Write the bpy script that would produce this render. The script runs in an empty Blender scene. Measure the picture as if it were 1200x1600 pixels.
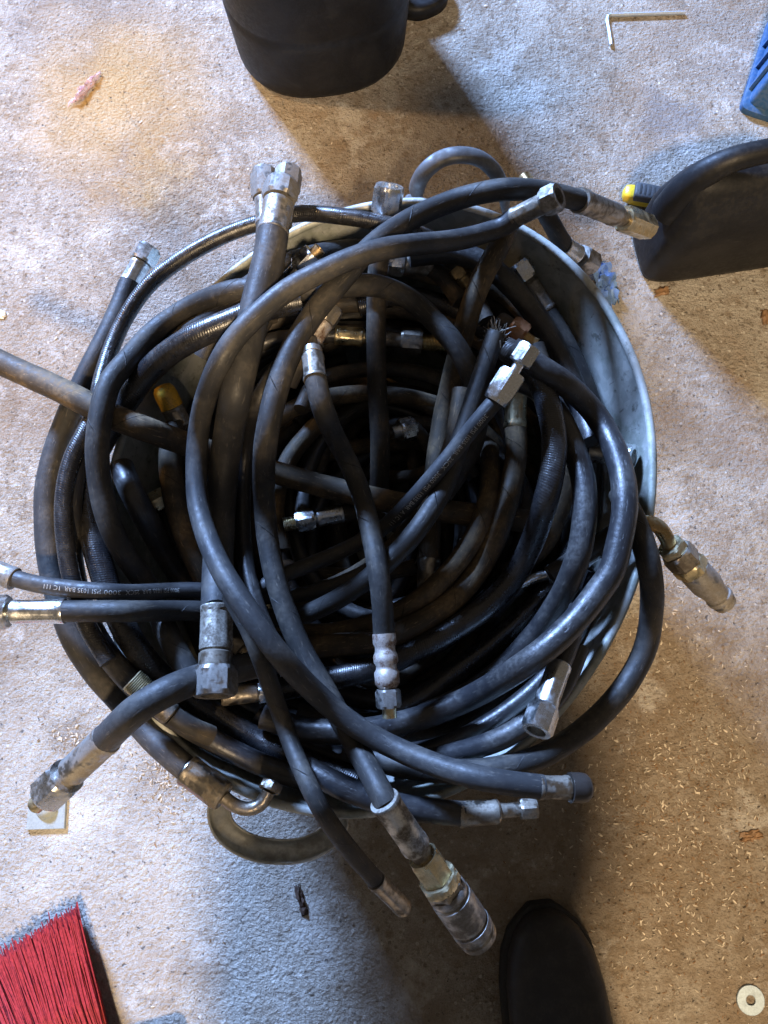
import bpy, math, random
import numpy as np
from mathutils import Vector, Matrix, noise as mnoise

random.seed(7); rng = np.random.default_rng(11)
scn = bpy.context.scene
C = scn.collection

# ------------------------------------------------------------------ camera
CAMH, PITCH, FPX = 0.92, math.radians(12.0), 1164.0
cam_d = bpy.data.cameras.new('camera'); cam = bpy.data.objects.new('camera', cam_d); C.objects.link(cam)
cam.location = (0, 0, CAMH); cam.rotation_euler = (PITCH, 0, 0)
cam_d.sensor_fit = 'VERTICAL'; cam_d.sensor_height = 36.0; cam_d.lens = 36.0*FPX/1600.0
cam_d.clip_start = 0.01; cam_d.clip_end = 100
scn.camera = cam
scn.render.resolution_x, scn.render.resolution_y = 768, 1024

# ------------------------------------------------------------------ world, lamps, exposure
w = bpy.data.worlds.new('World'); scn.world = w; w.use_nodes = True
bg = w.node_tree.nodes['Background']; bg.inputs[0].default_value = (1.0, 0.84, 0.68, 1); bg.inputs[1].default_value = 0.125

def lamp(name, kind, loc, target, energy, color, size):
    d = bpy.data.lights.new(name, kind); o = bpy.data.objects.new(name, d); C.objects.link(o)
    d.energy = energy; d.color = color
    if kind == 'AREA':
        d.shape = 'RECTANGLE'; d.size, d.size_y = size
    else:
        d.shadow_soft_size = size
    o.location = loc
    o.rotation_euler = (Vector(target)-Vector(loc)).to_track_quat('-Z', 'Y').to_euler()
    return o
lamp('window_light', 'AREA', (-4.0, 7.0, 4.1), (0.0, 0.1, 0.15), 3700, (0.33, 0.53, 1.0), (1.5, 1.1))
sp_ = lamp('work_lamp', 'SPOT', (-1.25, 0.85, 1.60), (-0.56, 0.80, 0.0), 95, (1.0, 0.61, 0.27), 0.06)
sp_.data.spot_size = math.radians(56); sp_.data.spot_blend = 1.0
lamp('ceiling_lamp', 'POINT', (0.25, -1.305, 2.60), (0, 0, 0), 430, (1.0, 0.74, 0.46), 0.09)

vs = scn.view_settings
vs.view_transform = 'Standard'; vs.look = 'None'; vs.exposure = 0.10; vs.gamma = 1.0; vs.use_curve_mapping = False
scn.cycles.max_bounces = 5; scn.cycles.use_adaptive_sampling = True; scn.cycles.adaptive_threshold = 0.03
scn.cycles.caustics_reflective = False; scn.cycles.caustics_refractive = False
scn.cycles.use_denoising = True

# ------------------------------------------------------------------ pixel helper: a photo pixel seen at height z
cT, sT = math.cos(PITCH), math.sin(PITCH)
def P(px, py, z):
    px = np.asarray(px, float); py = np.asarray(py, float); z = np.asarray(z, float)
    u = (px-600)/FPX; v = (800-py)/FPX
    t = (z-CAMH)/(v*sT-cT)
    return np.stack([u*t, t*(v*cT+sT), z+0*u], -1)
def PV(px, py, z=0.0): return Vector(P(px, py, z))

# ------------------------------------------------------------------ node helpers
def new_mat(name):
    m = bpy.data.materials.new(name); m.use_nodes = True
    nt = m.node_tree; nt.nodes.clear()
    out = nt.nodes.new('ShaderNodeOutputMaterial'); b = nt.nodes.new('ShaderNodeBsdfPrincipled')
    nt.links.new(b.outputs[0], out.inputs[0])
    return m, nt, b
class NT:
    def __init__(s, nt): s.nt = nt
    def n(s, t, **kw):
        x = s.nt.nodes.new(t)
        for k, v in kw.items(): setattr(x, k, v)
        return x
    def l(s, a, b): s.nt.links.new(a, b)
    def val(s, inp, v):
        if hasattr(v, 'is_linked') or isinstance(v, bpy.types.NodeSocket): s.l(v, inp)
        else: inp.default_value = v
    def noise(s, vec, scale, detail=4, rough=0.55, dist=0.0, out=0):
        x = s.n('ShaderNodeTexNoise'); s.l(vec, x.inputs['Vector'])
        x.inputs['Scale'].default_value = scale; x.inputs['Detail'].default_value = detail
        x.inputs['Roughness'].default_value = rough; x.inputs['Distortion'].default_value = dist
        return x.outputs[out]
    def vor(s, vec, scale, feature='F1', out='Distance', rnd=1.0):
        x = s.n('ShaderNodeTexVoronoi', feature=feature); s.l(vec, x.inputs['Vector'])
        x.inputs['Scale'].default_value = scale; x.inputs['Randomness'].default_value = rnd
        return x.outputs[out]
    def ramp(s, fac, a, b, lo=0.0, hi=1.0, smooth=True):
        x = s.n('ShaderNodeMapRange'); x.interpolation_type = 'SMOOTHSTEP' if smooth else 'LINEAR'
        s.val(x.inputs[0], fac)
        for i, v in zip((1, 2, 3, 4), (a, b, lo, hi)): x.inputs[i].default_value = v
        return x.outputs[0]
    def math(s, op, a, b=0.0, c=0.0):
        x = s.n('ShaderNodeMath', operation=op); s.val(x.inputs[0], a); s.val(x.inputs[1], b); s.val(x.inputs[2], c)
        return x.outputs[0]
    def mix(s, fac, a, b, blend='MIX'):
        x = s.n('ShaderNodeMix', data_type='RGBA', blend_type=blend); x.clamp_factor = True
        s.val(x.inputs[0], fac)
        for i, v in ((6, a), (7, b)):
            if isinstance(v, tuple): x.inputs[i].default_value = (*v[:3], 1)
            else: s.l(v, x.inputs[i])
        return x.outputs[2]
    def bump(s, h, dist, strength=1.0, normal=None):
        x = s.n('ShaderNodeBump'); s.l(h, x.inputs['Height'])
        x.inputs['Distance'].default_value = dist; x.inputs['Strength'].default_value = strength
        if normal: s.l(normal, x.inputs['Normal'])
        return x.outputs[0]
    def coord(s, which='Object'):
        return s.n('ShaderNodeTexCoord').outputs[which]
    def rnd(s): return s.n('ShaderNodeObjectInfo').outputs['Random']
    def pos(s): return s.n('ShaderNodeNewGeometry').outputs['Position']

def hose_mat(name, base, dust, dust_amt, rough, wrap=0.0, braid=0.0, spec=0.35):
    if not braid: rough += 0.02
    m, nt, b = new_mat(name); k = NT(nt)
    p = k.pos(); uv = k.coord('UV')
    sep = k.n('ShaderNodeSeparateXYZ'); k.l(uv, sep.inputs[0]); U, V = sep.outputs[0], sep.outputs[1]
    n1 = k.noise(p, 28, 5, 0.6); n2 = k.noise(p, 240, 3, 0.6); n3 = k.noise(p, 900, 2, 0.6)
    d = k.ramp(n1, 0.42, 0.68, 0.0, 1.0)
    d = k.math('MULTIPLY', d, k.ramp(n2, 0.3, 0.7, 0.35, 1.0))
    speck = k.ramp(n3, 0.70, 0.76, 0.0, 0.8)
    d = k.math('MAXIMUM', k.math('MULTIPLY', d, dust_amt), k.math('MULTIPLY', speck, dust_amt))
    # scuffs run along the hose
    mp = k.n('ShaderNodeMapping'); k.l(uv, mp.inputs[0]); mp.inputs['Scale'].default_value = (9, 22, 1)
    sc = k.ramp(k.noise(mp.outputs[0], 3.0, 5, 0.7), 0.56, 0.70, 0.0, 0.9)
    col = k.mix(d, base, dust)
    col = k.mix(k.math('MULTIPLY', sc, dust_amt), col, tuple(min(1, c*1.35) for c in dust))
    hgt = k.math('ADD', k.math('MULTIPLY', n2, 0.6), k.math('MULTIPLY', sc, 0.3))
    if wrap:
        ph = k.math('FRACT', k.math('ADD', k.math('MULTIPLY', V, wrap), U))
        ph2 = k.math('ADD', ph, k.math('MULTIPLY', k.noise(p, 60, 2), 0.04))
        ln = k.ramp(k.math('ABSOLUTE', k.math('SUBTRACT', ph2, 0.5)), 0.0, 0.012, 1.0, 0.0)
        ln = k.math('MULTIPLY', ln, k.ramp(k.noise(p, 35, 2), 0.38, 0.58, 0.0, 1.0))
        col = k.mix(k.math('MULTIPLY', ln, 0.75), col, (0.006, 0.006, 0.007))
        hgt = k.math('SUBTRACT', hgt, k.math('MULTIPLY', ln, 1.2))
    if braid:
        a = k.math('SINE', k.math('MULTIPLY', k.math('ADD', V, k.math('MULTIPLY', U, 0.012)), 2*math.pi*braid))
        c = k.math('SINE', k.math('MULTIPLY', U, 2*math.pi*26))
        hgt = k.math('ADD', hgt, k.math('MULTIPLY', k.math('MULTIPLY', a, 0.11), k.math('ADD', 1.0, k.math('MULTIPLY', c, 0.3))))
    k.l(col, b.inputs['Base Color'])
    r = k.math('ADD', k.math('MULTIPLY', d, 0.30), k.ramp(n2, 0.3, 0.7, rough-0.06, rough+0.08))
    k.l(r, b.inputs['Roughness'])
    b.inputs['Specular IOR Level'].default_value = spec
    k.l(k.bump(hgt, 0.00045), b.inputs['Normal'])
    return m

def metal_mat(name, base, rough, dirt=(0.05, 0.035, 0.02), dirt_amt=0.4, thr=0.55, scale=90, metallic=1.0):
    m, nt, b = new_mat(name); k = NT(nt); p = k.pos()
    n1 = k.noise(p, scale, 5, 0.65); n2 = k.noise(p, scale*6, 3, 0.6)
    d = k.math('MULTIPLY', k.ramp(n1, thr-0.08, thr+0.12), dirt_amt)
    d = k.math('MULTIPLY', d, k.ramp(n2, 0.3, 0.6, 0.6, 1.0))
    col = k.mix(k.ramp(n2, 0.3, 0.7), tuple(c*0.8 for c in base), base)
    k.l(k.mix(d, col, dirt), b.inputs['Base Color'])
    k.l(k.math('SUBTRACT', metallic, k.math('MULTIPLY', d, 0.9)), b.inputs['Metallic'])
    k.l(k.math('ADD', k.ramp(n1, 0.3, 0.7, rough-0.05, rough+0.1), k.math('MULTIPLY', d, 0.4)), b.inputs['Roughness'])
    k.l(k.bump(k.math('ADD', n2, k.math('MULTIPLY', d, 0.4)), 0.00007), b.inputs['Normal'])
    return m

def plain_mat(name, base, rough, var=0.15, scale=60, metallic=0.0, bump=0.0003, dust=None, dust_amt=0.3, **kw):
    m, nt, b = new_mat(name); k = NT(nt); p = k.pos()
    n1 = k.noise(p, scale, 5, 0.6); n2 = k.noise(p, scale*7, 3, 0.6)
    col = k.mix(k.ramp(n1, 0.3, 0.7), tuple(c*(1-var) for c in base), tuple(min(1, c*(1+var)) for c in base))
    if dust: col = k.mix(k.math('MULTIPLY', k.ramp(k.math('MULTIPLY', n1, n2), 0.22, 0.38), dust_amt), col, dust)
    k.l(col, b.inputs['Base Color'])
    k.l(k.ramp(n2, 0.3, 0.7, rough-0.06, rough+0.08), b.inputs['Roughness'])
    b.inputs['Metallic'].default_value = metallic
    k.l(k.bump(n2, bump), b.inputs['Normal'])
    for kk, v in kw.items(): b.inputs[kk.replace('_', ' ')].default_value = v
    return m

M = {}
M['matte'] = hose_mat('hose_matte_rubber', (0.028, 0.027, 0.026), (0.125, 0.108, 0.085), 0.60, 0.50, wrap=14)
M['grey'] = hose_mat('hose_grey_rubber', (0.034, 0.034, 0.035), (0.12, 0.108, 0.092), 0.58, 0.46, wrap=0)
M['brown'] = hose_mat('hose_dusty_rubber', (0.058, 0.046, 0.032), (0.25, 0.178, 0.10), 0.85, 0.58, wrap=18)
M['shiny'] = hose_mat('hose_glossy_rubber', (0.013, 0.013, 0.015), (0.11, 0.10, 0.085), 0.36, 0.30, braid=480, spec=0.7)
M['slick'] = hose_mat('hose_slick_rubber', (0.019, 0.019, 0.021), (0.13, 0.12, 0.105), 0.45, 0.36, spec=0.6)
M['deep'] = hose_mat('hose_old_rubber', (0.034, 0.031, 0.028), (0.16, 0.125, 0.085), 0.65, 0.52)
M['zinc'] = metal_mat('zinc_plated_steel', (0.66, 0.67, 0.66), 0.28, dirt_amt=0.30, thr=0.58)
M['chrome'] = metal_mat('bright_plated_steel', (0.84, 0.85, 0.84), 0.24, dirt_amt=0.15, thr=0.62)
M['gold'] = metal_mat('yellow_passivated_steel', (0.70, 0.60, 0.38), 0.30, dirt_amt=0.45, thr=0.56)
M['dirty'] = metal_mat('oily_steel', (0.40, 0.36, 0.30), 0.36, dirt=(0.06, 0.04, 0.022), dirt_amt=0.7, thr=0.50)
M['dull'] = metal_mat('dull_grey_steel', (0.46, 0.44, 0.41), 0.38, dirt=(0.075, 0.06, 0.045), dirt_amt=0.75, thr=0.47, scale=70)
M['rust'] = metal_mat('rusty_pale_steel', (0.78, 0.71, 0.64), 0.45, dirt=(0.11, 0.05, 0.022), dirt_amt=0.97, thr=0.49, scale=120, metallic=0.75)
M['worn'] = metal_mat('flaking_white_steel', (0.60, 0.57, 0.50), 0.45, dirt=(0.10, 0.08, 0.06), dirt_amt=0.95, thr=0.46, scale=75)
M['brass'] = metal_mat('dark_brass', (0.42, 0.30, 0.15), 0.30, dirt_amt=0.5, thr=0.52)
M['orange'] = metal_mat('rusted_nut', (0.32, 0.16, 0.075), 0.42, dirt=(0.16, 0.06, 0.02), dirt_amt=0.8, thr=0.45)
M['yellowcap'] = plain_mat('yellow_plastic', (0.62, 0.36, 0.035), 0.40, dust=(0.10, 0.06, 0.02), dust_amt=0.5)
M['blackcap'] = plain_mat('black_plastic_cap', (0.03, 0.024, 0.02), 0.45)
M['print'] = plain_mat('white_print', (0.42, 0.42, 0.40), 0.6, var=0.4, scale=900)

def galv():
    m, nt, b = new_mat('galvanised_steel'); k = NT(nt); p = k.pos()
    cells = k.vor(p, 95, out='Color'); sep = k.n('ShaderNodeSeparateColor'); k.l(cells, sep.inputs[0])
    n1 = k.noise(p, 13, 6, 0.68); n2 = k.noise(p, 60, 5, 0.68); n3 = k.noise(p, 300, 3)
    col = k.mix(sep.outputs[0], (0.44, 0.46, 0.43), (0.57, 0.585, 0.55))
    col = k.mix(k.ramp(n1, 0.46, 0.60, 0, 0.85), col, (0.27, 0.295, 0.25))
    col = k.mix(k.ramp(n2, 0.58, 0.70, 0, 0.8), col, (0.17, 0.17, 0.145))
    mp = k.n('ShaderNodeMapping'); k.l(p, mp.inputs[0]); mp.inputs['Scale'].default_value = (60, 60, 5)
    sc = k.ramp(k.noise(mp.outputs[0], 4, 3, 0.7), 0.66, 0.72, 0, 0.6)
    col = k.mix(sc, col, (0.12, 0.11, 0.10))
    k.l(col, b.inputs['Base Color'])
    b.inputs['Metallic'].default_value = 0.25
    k.l(k.ramp(sep.outputs[1], 0, 1, 0.42, 0.60), b.inputs['Roughness'])
    k.l(k.bump(k.math('ADD', n2, k.math('MULTIPLY', n3, 0.3)), 0.0006), b.inputs['Normal'])
    return m
M['galv'] = galv()

# ------------------------------------------------------------------ mesh helpers
def mesh_obj(name, verts, faces, mat, parent=None, origin=(0, 0, 0), smooth=True, uvs=None, sharp=None):
    v = np.asarray(verts, float) - np.asarray(origin, float)
    me = bpy.data.meshes.new(name); me.from_pydata(v.tolist(), [], faces); me.update()
    if uvs is not None:
        lay = me.uv_layers.new(name='UVMap')
        li = np.empty(len(me.loops), int); me.loops.foreach_get('vertex_index', li)
        if callable(uvs): arr = uvs(me)
        else: arr = np.asarray(uvs)
        lay.data.foreach_set('uv', arr.ravel())
    if smooth:
        me.polygons.foreach_set('use_smooth', [True]*len(me.polygons))
        if sharp is not None and hasattr(me, 'set_sharp_from_angle'): me.set_sharp_from_angle(angle=math.radians(sharp))
    ml = mat if isinstance(mat, (list, tuple)) else [mat]
    for mm in ml: me.materials.append(mm)
    o = bpy.data.objects.new(name, me); C.objects.link(o)
    if parent is not None: o.parent = parent
    else: o.location = origin
    return o
def root(name, loc, label, cat, group=None):
    o = bpy.data.objects.new(name, None); C.objects.link(o); o.location = loc; o.empty_display_size = 0.02
    o['label'] = label; o['category'] = cat
    if group: o['group'] = group
    return o
def tag(o, label, cat, group=None, kind=None):
    o['label'] = label; o['category'] = cat
    if group: o['group'] = group
    if kind: o['kind'] = kind
    return o

def frames(pts):
    pts = np.asarray(pts, float); T = np.gradient(pts, axis=0); T /= np.linalg.norm(T, axis=1)[:, None]+1e-12
    Z = np.array([0, 0, 1.0]); S = np.cross(T, Z); nrm = np.linalg.norm(S, axis=1)
    for i in range(len(S)):
        if nrm[i] < 0.05: S[i] = S[i-1] if i else np.array([1.0, 0, 0])
        S[i] -= T[i]*np.dot(S[i], T[i]); S[i] /= np.linalg.norm(S[i])+1e-12
    N = np.cross(S, T)
    return T, S, N
def resample(pts, step):
    pts = np.asarray(pts, float); d = np.r_[0, np.cumsum(np.linalg.norm(np.diff(pts, axis=0), axis=1))]
    n = max(3, int(d[-1]/step)+1); s = np.linspace(0, d[-1], n)
    return np.stack([np.interp(s, d, pts[:, i]) for i in range(3)], 1), s
def gauss(a, sig):
    if sig <= 0 or len(a) < 3: return a
    r = int(3*sig)+1; kx = np.exp(-0.5*(np.arange(-r, r+1)/sig)**2); kx /= kx.sum()
    ap = np.pad(a, (r, r), mode='edge')
    # odd reflection keeps the slope at the ends
    ap[:r] = 2*a[0]-a[np.clip(np.arange(r, 0, -1), 0, len(a)-1)]; ap[-r:] = 2*a[-1]-a[np.clip(len(a)-1-np.arange(1, r+1), 0, len(a)-1)]
    return np.convolve(ap, kx, mode='valid')
def tube(name, pts, r, mat, parent, origin, seg=20, cap=True, wob=0.0):
    pts, s = resample(pts, 0.0045); n = len(pts); T, S, N = frames(pts)
    a = np.linspace(0, 2*math.pi, seg, endpoint=False)
    rr = np.full(n, r) if np.isscalar(r) else np.interp(np.linspace(0, 1, n), np.linspace(0, 1, len(r)), r)
    if wob: rr = rr*(1+wob*np.sin(s*140+random.random()*6))
    V = pts[:, None, :]+rr[:, None, None]*(np.cos(a)[None, :, None]*N[:, None, :]+np.sin(a)[None, :, None]*S[:, None, :])
    V = V.reshape(-1, 3); F = []; UV = []
    for i in range(n-1):
        for j in range(seg):
            k = (j+1) % seg
            F.append((i*seg+j, (i+1)*seg+j, (i+1)*seg+k, i*seg+k))
            u0, u1 = j/seg, (j+1)/seg
            UV += [(u0, s[i]), (u0, s[i+1]), (u1, s[i+1]), (u1, s[i])]
    if cap:
        F.append(tuple(range(seg))); UV += [(0, 0)]*seg
        F.append(tuple(reversed(range((n-1)*seg, n*seg)))); UV += [(0, 0)]*seg
    o = mesh_obj(name, V, F, mat, parent, origin, uvs=UV, sharp=60)
    return o

def rhex(th, ap, sides=6):
    q = 2*math.pi/sides; t = (th % q)-q/2
    return ap/np.cos(t)
def lathe(name, p0, axis, prof, mat, parent, origin, seg=32, shape=None, rot=0.0, smooth=True, sharp=35):
    """prof: (s, r[, limit]) rows; shape: None round, int n = n-sided with limit radius giving chamfers"""
    ax = Vector(axis).normalized(); q = ax.to_track_quat('Z', 'Y').to_matrix()
    th = np.linspace(0, 2*math.pi, seg, endpoint=False); V = []
    for row in prof:
        s, r = row[0], row[1]
        if shape and len(row) > 2 and row[2] > 0: rad = np.minimum(rhex(th, r, shape), row[2])
        else: rad = np.full(seg, r)
        for t, ra in zip(th, rad):
            v = q @ Vector((ra*math.cos(t+rot), ra*math.sin(t+rot), s)); V.append((p0[0]+v.x, p0[1]+v.y, p0[2]+v.z))
    n = len(prof); F = []
    for i in range(n-1):
        for j in range(seg):
            k = (j+1) % seg; F.append((i*seg+j, i*seg+k, (i+1)*seg+k, (i+1)*seg+j))
    F.append(tuple(reversed(range(seg)))); F.append(tuple(range((n-1)*seg, n*seg)))
    return mesh_obj(name, V, F, mat, parent, origin, smooth=smooth, sharp=sharp)

def seg_piece(kind, p0, ax, L, r, mat, parent, origin, last):
    rot = random.random()*6.28
    if kind in ('hex', 'hexf') and mat.name.startswith('bright'):     # nuts lie with a flat turned up to the window
        q = Vector(ax).normalized().to_track_quat('Z', 'Y').to_matrix(); c_ = Vector(p0)
        H = ((Vector((-4.0, 7.0, 4.1))-c_).normalized()+(Vector((0, 0, CAMH))-c_).normalized()); hl = q.transposed() @ H; rot = math.atan2(hl.y, hl.x)-math.pi/6
    if kind == 'hex':
        c = min(L*0.18, r*0.22); R = r/math.cos(math.pi/6)
        prof = [(0, r*0.80), (0, r, r*0.99), (c, r, R*0.99), (L-c, r, R*0.99), (L, r, r*0.99)]
        if last: prof += [(L, r*0.66), (L-min(0.008, L*.7), r*0.62)]
        else: prof += [(L, r*0.80)]
        return lathe('nut', p0, ax, prof, mat, parent, origin, seg=48, shape=6, rot=rot, sharp=18)
    if kind == 'hexf':      # long hexagonal shell tapering to a round collar
        prof = [(0, r*0.80), (0, r*0.90), (L*0.10, r*0.97, r*0.99), (L*0.34, r, r*1.15), (L*0.90, r, r*1.15), (L, r, r*0.97), (L, r*0.5)]
        return lathe('socket', p0, ax, prof, mat, parent, origin, seg=48, shape=6, rot=rot, sharp=14)
    if kind == 'fer':       # crimped ferrule: eight flats, free lip at the hose end
        prof = [(0, r*0.86), (0, r*1.02), (0.0012, r*1.05), (L*0.10, r*1.03), (L*0.14, r*0.955, r*1.01), (L*0.80, r*0.955, r*1.01), (L*0.86, r*1.02),
                (L*0.95, r*1.0), (L, r*0.86)]
        return lathe('ferrule', p0, ax, prof, mat, parent, origin, seg=48, shape=8, rot=rot, sharp=22)
    if kind == 'cyl':
        c = min(L*0.15, 0.0015)
        prof = [(0, r*0.7), (0, r-c), (c, r), (L-c, r), (L, r-c)]
        if last: prof += [(L, r*0.68), (L-min(0.01, L*.8), r*0.64)]
        else: prof += [(L, r*0.6)]
        return lathe('sleeve', p0, ax, prof, mat, parent, origin, seg=32)
    if kind == 'neck':
        prof = [(0, r*1.12), (L*0.3, r), (L, r)]
        if last: prof += [(L, r*0.6), (L-min(0.006, L*.5), r*0.55)]
        return lathe('stub', p0, ax, prof, mat, parent, origin, seg=24)
    if kind == 'thr':
        prof = [(0, r*0.85)]; n = max(3, int(L/0.0016))
        for i in range(n):
            prof += [(L*(i+0.05)/n, r*0.90), (L*(i+0.5)/n, r), (L*(i+0.95)/n, r*0.90)]
        prof += [(L, r*0.62), (L-min(0.008, L*.6), r*0.58)]
        return lathe('thread', p0, ax, prof, mat, parent, origin, seg=28)
    if kind == 'cap':
        prof = [(0, r*0.9), (0, r), (L*0.55, r), (L*0.8, r*0.93), (L*0.95, r*0.72), (L, r*0.4)]
        return lathe('end_cap', p0, ax, prof, mat, parent, origin, seg=32)
    if kind == 'bulge':     # swaged rings
        prof = [(0, r*0.85), (0, r), (L*.18, r*1.0), (L*.24, r*.86), (L*.32, r*.86), (L*.42, r*1.04), (L*.52, r*1.04), (L*.60, r*.86), (L*.66, r*.88),
                (L*.72, r*1.06), (L*.93, r*1.02), (L, r*.8)]
        return lathe('ferrule', p0, ax, prof, mat, parent, origin, seg=32, sharp=50)
    if kind == 'coup':      # quick coupler body
        prof = [(0, r*.6), (0, r*.92), (L*.04, r*.97), (L*.10, r*.97), (L*.12, r*.88), (L*.16, r*.88), (L*.18, r), (L*.66, r), (L*.67, r*.90), (L*.71, r*.90),
                (L*.72, r*1.01), (L*.84, r*1.01), (L*.86, r*.90), (L*.90, r*.90), (L*.92, r*.97), (L, r*.95), (L, r*.62), (L*.8, r*.6)]
        return lathe('coupler_sleeve', p0, ax, prof, mat, parent, origin, seg=40)
    if kind == 'male':      # quick coupler nipple
        prof = [(0, r*.75), (0, r*.98), (L*.12, r), (L*.40, r*1.0), (L*.62, r*.82), (L*.74, r*.78), (L*.76, r*.86), (L*.81, r*.88), (L*.85, r*.84), (L*.86, r*.70),
                (L*.89, r*.70), (L*.92, r*.78), (L, r*.72), (L, r*.5), (L*.9, r*.45)]
        return lathe('coupler_nipple', p0, ax, prof, mat, parent, origin, seg=36)

# ------------------------------------------------------------------ tub geometry numbers
ZR = 0.26
# an oval tub: its long axis runs from the front handle to the back handle
TA, TB = 0.292, 0.242
TCX, TCY = -0.002, 0.169
_tx, _ty = 0.36/math.hypot(0.36, 0.933), 0.933/math.hypot(0.36, 0.933)
def tub_pt(a, s=1.0, off=0.0):
    u, v = (TA*s+off)*np.cos(a), (TB*s+off)*np.sin(a)
    return TCX+u*_tx-v*_ty, TCY+u*_ty+v*_tx
def tub_e(x, y):
    dx, dy = x-TCX, y-TCY
    return np.hypot((dx*_tx+dy*_ty)/TA, (-dx*_ty+dy*_tx)/TB)
TAPER = 0.80
def tub_scale(z): return TAPER+(1-TAPER)*z/ZR

# ------------------------------------------------------------------ laying hoses one on another
class Reg:
    p = np.zeros((0, 3)); r = np.zeros(0)
    @classmethod
    def add(s, pts, r):
        s.p = np.vstack([s.p, pts]); s.r = np.r_[s.r, np.broadcast_to(r, len(pts))]
_a = np.linspace(0, 2*math.pi, 260, endpoint=False)
RIM = np.stack([*tub_pt(_a), np.full(260, ZR)], 1)
Reg.add(RIM, 0.004)

def catmull(pts, step=5.0):
    pts = np.asarray(pts, float); n = len(pts); out = []
    if n == 2:
        k = max(2, int(np.linalg.norm(pts[1]-pts[0])/step)); return np.linspace(pts[0], pts[1], k+1)
    ext = np.vstack([2*pts[0]-pts[1], pts, 2*pts[-1]-pts[-2]])
    for i in range(n-1):
        p0, p1, p2, p3 = ext[i:i+4]; L = np.linalg.norm(p2-p1); k = max(2, int(L/step))
        t0 = 0; t1 = t0+max(1e-6, np.linalg.norm(p1-p0))**.5; t2 = t1+max(1e-6, L)**.5; t3 = t2+max(1e-6, np.linalg.norm(p3-p2))**.5
        for t in np.linspace(t1, t2, k, endpoint=False):
            A1 = (t1-t)/(t1-t0)*p0+(t-t0)/(t1-t0)*p1; A2 = (t2-t)/(t2-t1)*p1+(t-t1)/(t2-t1)*p2; A3 = (t3-t)/(t3-t2)*p2+(t-t2)/(t3-t2)*p3
            B1 = (t2-t)/(t2-t0)*A1+(t-t0)/(t2-t0)*A2; B2 = (t3-t)/(t3-t1)*A2+(t-t1)/(t3-t1)*A3
            out.append((t2-t)/(t2-t1)*B1+(t-t1)/(t2-t1)*B2)
    out.append(pts[-1]); return np.array(out)

def need_z(px, py, z, r, tol=0.84):
    z = z.copy()
    for _ in range(5):
        q = P(px, py, z)
        for i in range(len(z)):
            d2 = (Reg.p[:, 0]-q[i, 0])**2+(Reg.p[:, 1]-q[i, 1])**2; R = (r[i]+Reg.r)
            hit = d2 < (R*tol)**2
            if hit.any():
                zn = (Reg.p[hit, 2]+np.sqrt(np.maximum(0, (R[hit]*0.99)**2-d2[hit]))).max()
                if zn > z[i]: z[i] = zn
            # inside the wall of the tub
            e = tub_e(q[i, 0], q[i, 1])
            if e < 1.0 and z[i] < ZR:
                lim = (e+r[i]/0.265-TAPER)/(1-TAPER)*ZR
                if z[i] < lim: z[i] = min(lim, ZR+r[i])
            z[i] = max(z[i], r[i]+0.004)
    return z
def mxf(a, k):
    ap = np.pad(a, (k, k), mode='edge'); return np.max(np.lib.stride_tricks.sliding_window_view(ap, 2*k+1), axis=1)

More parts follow.
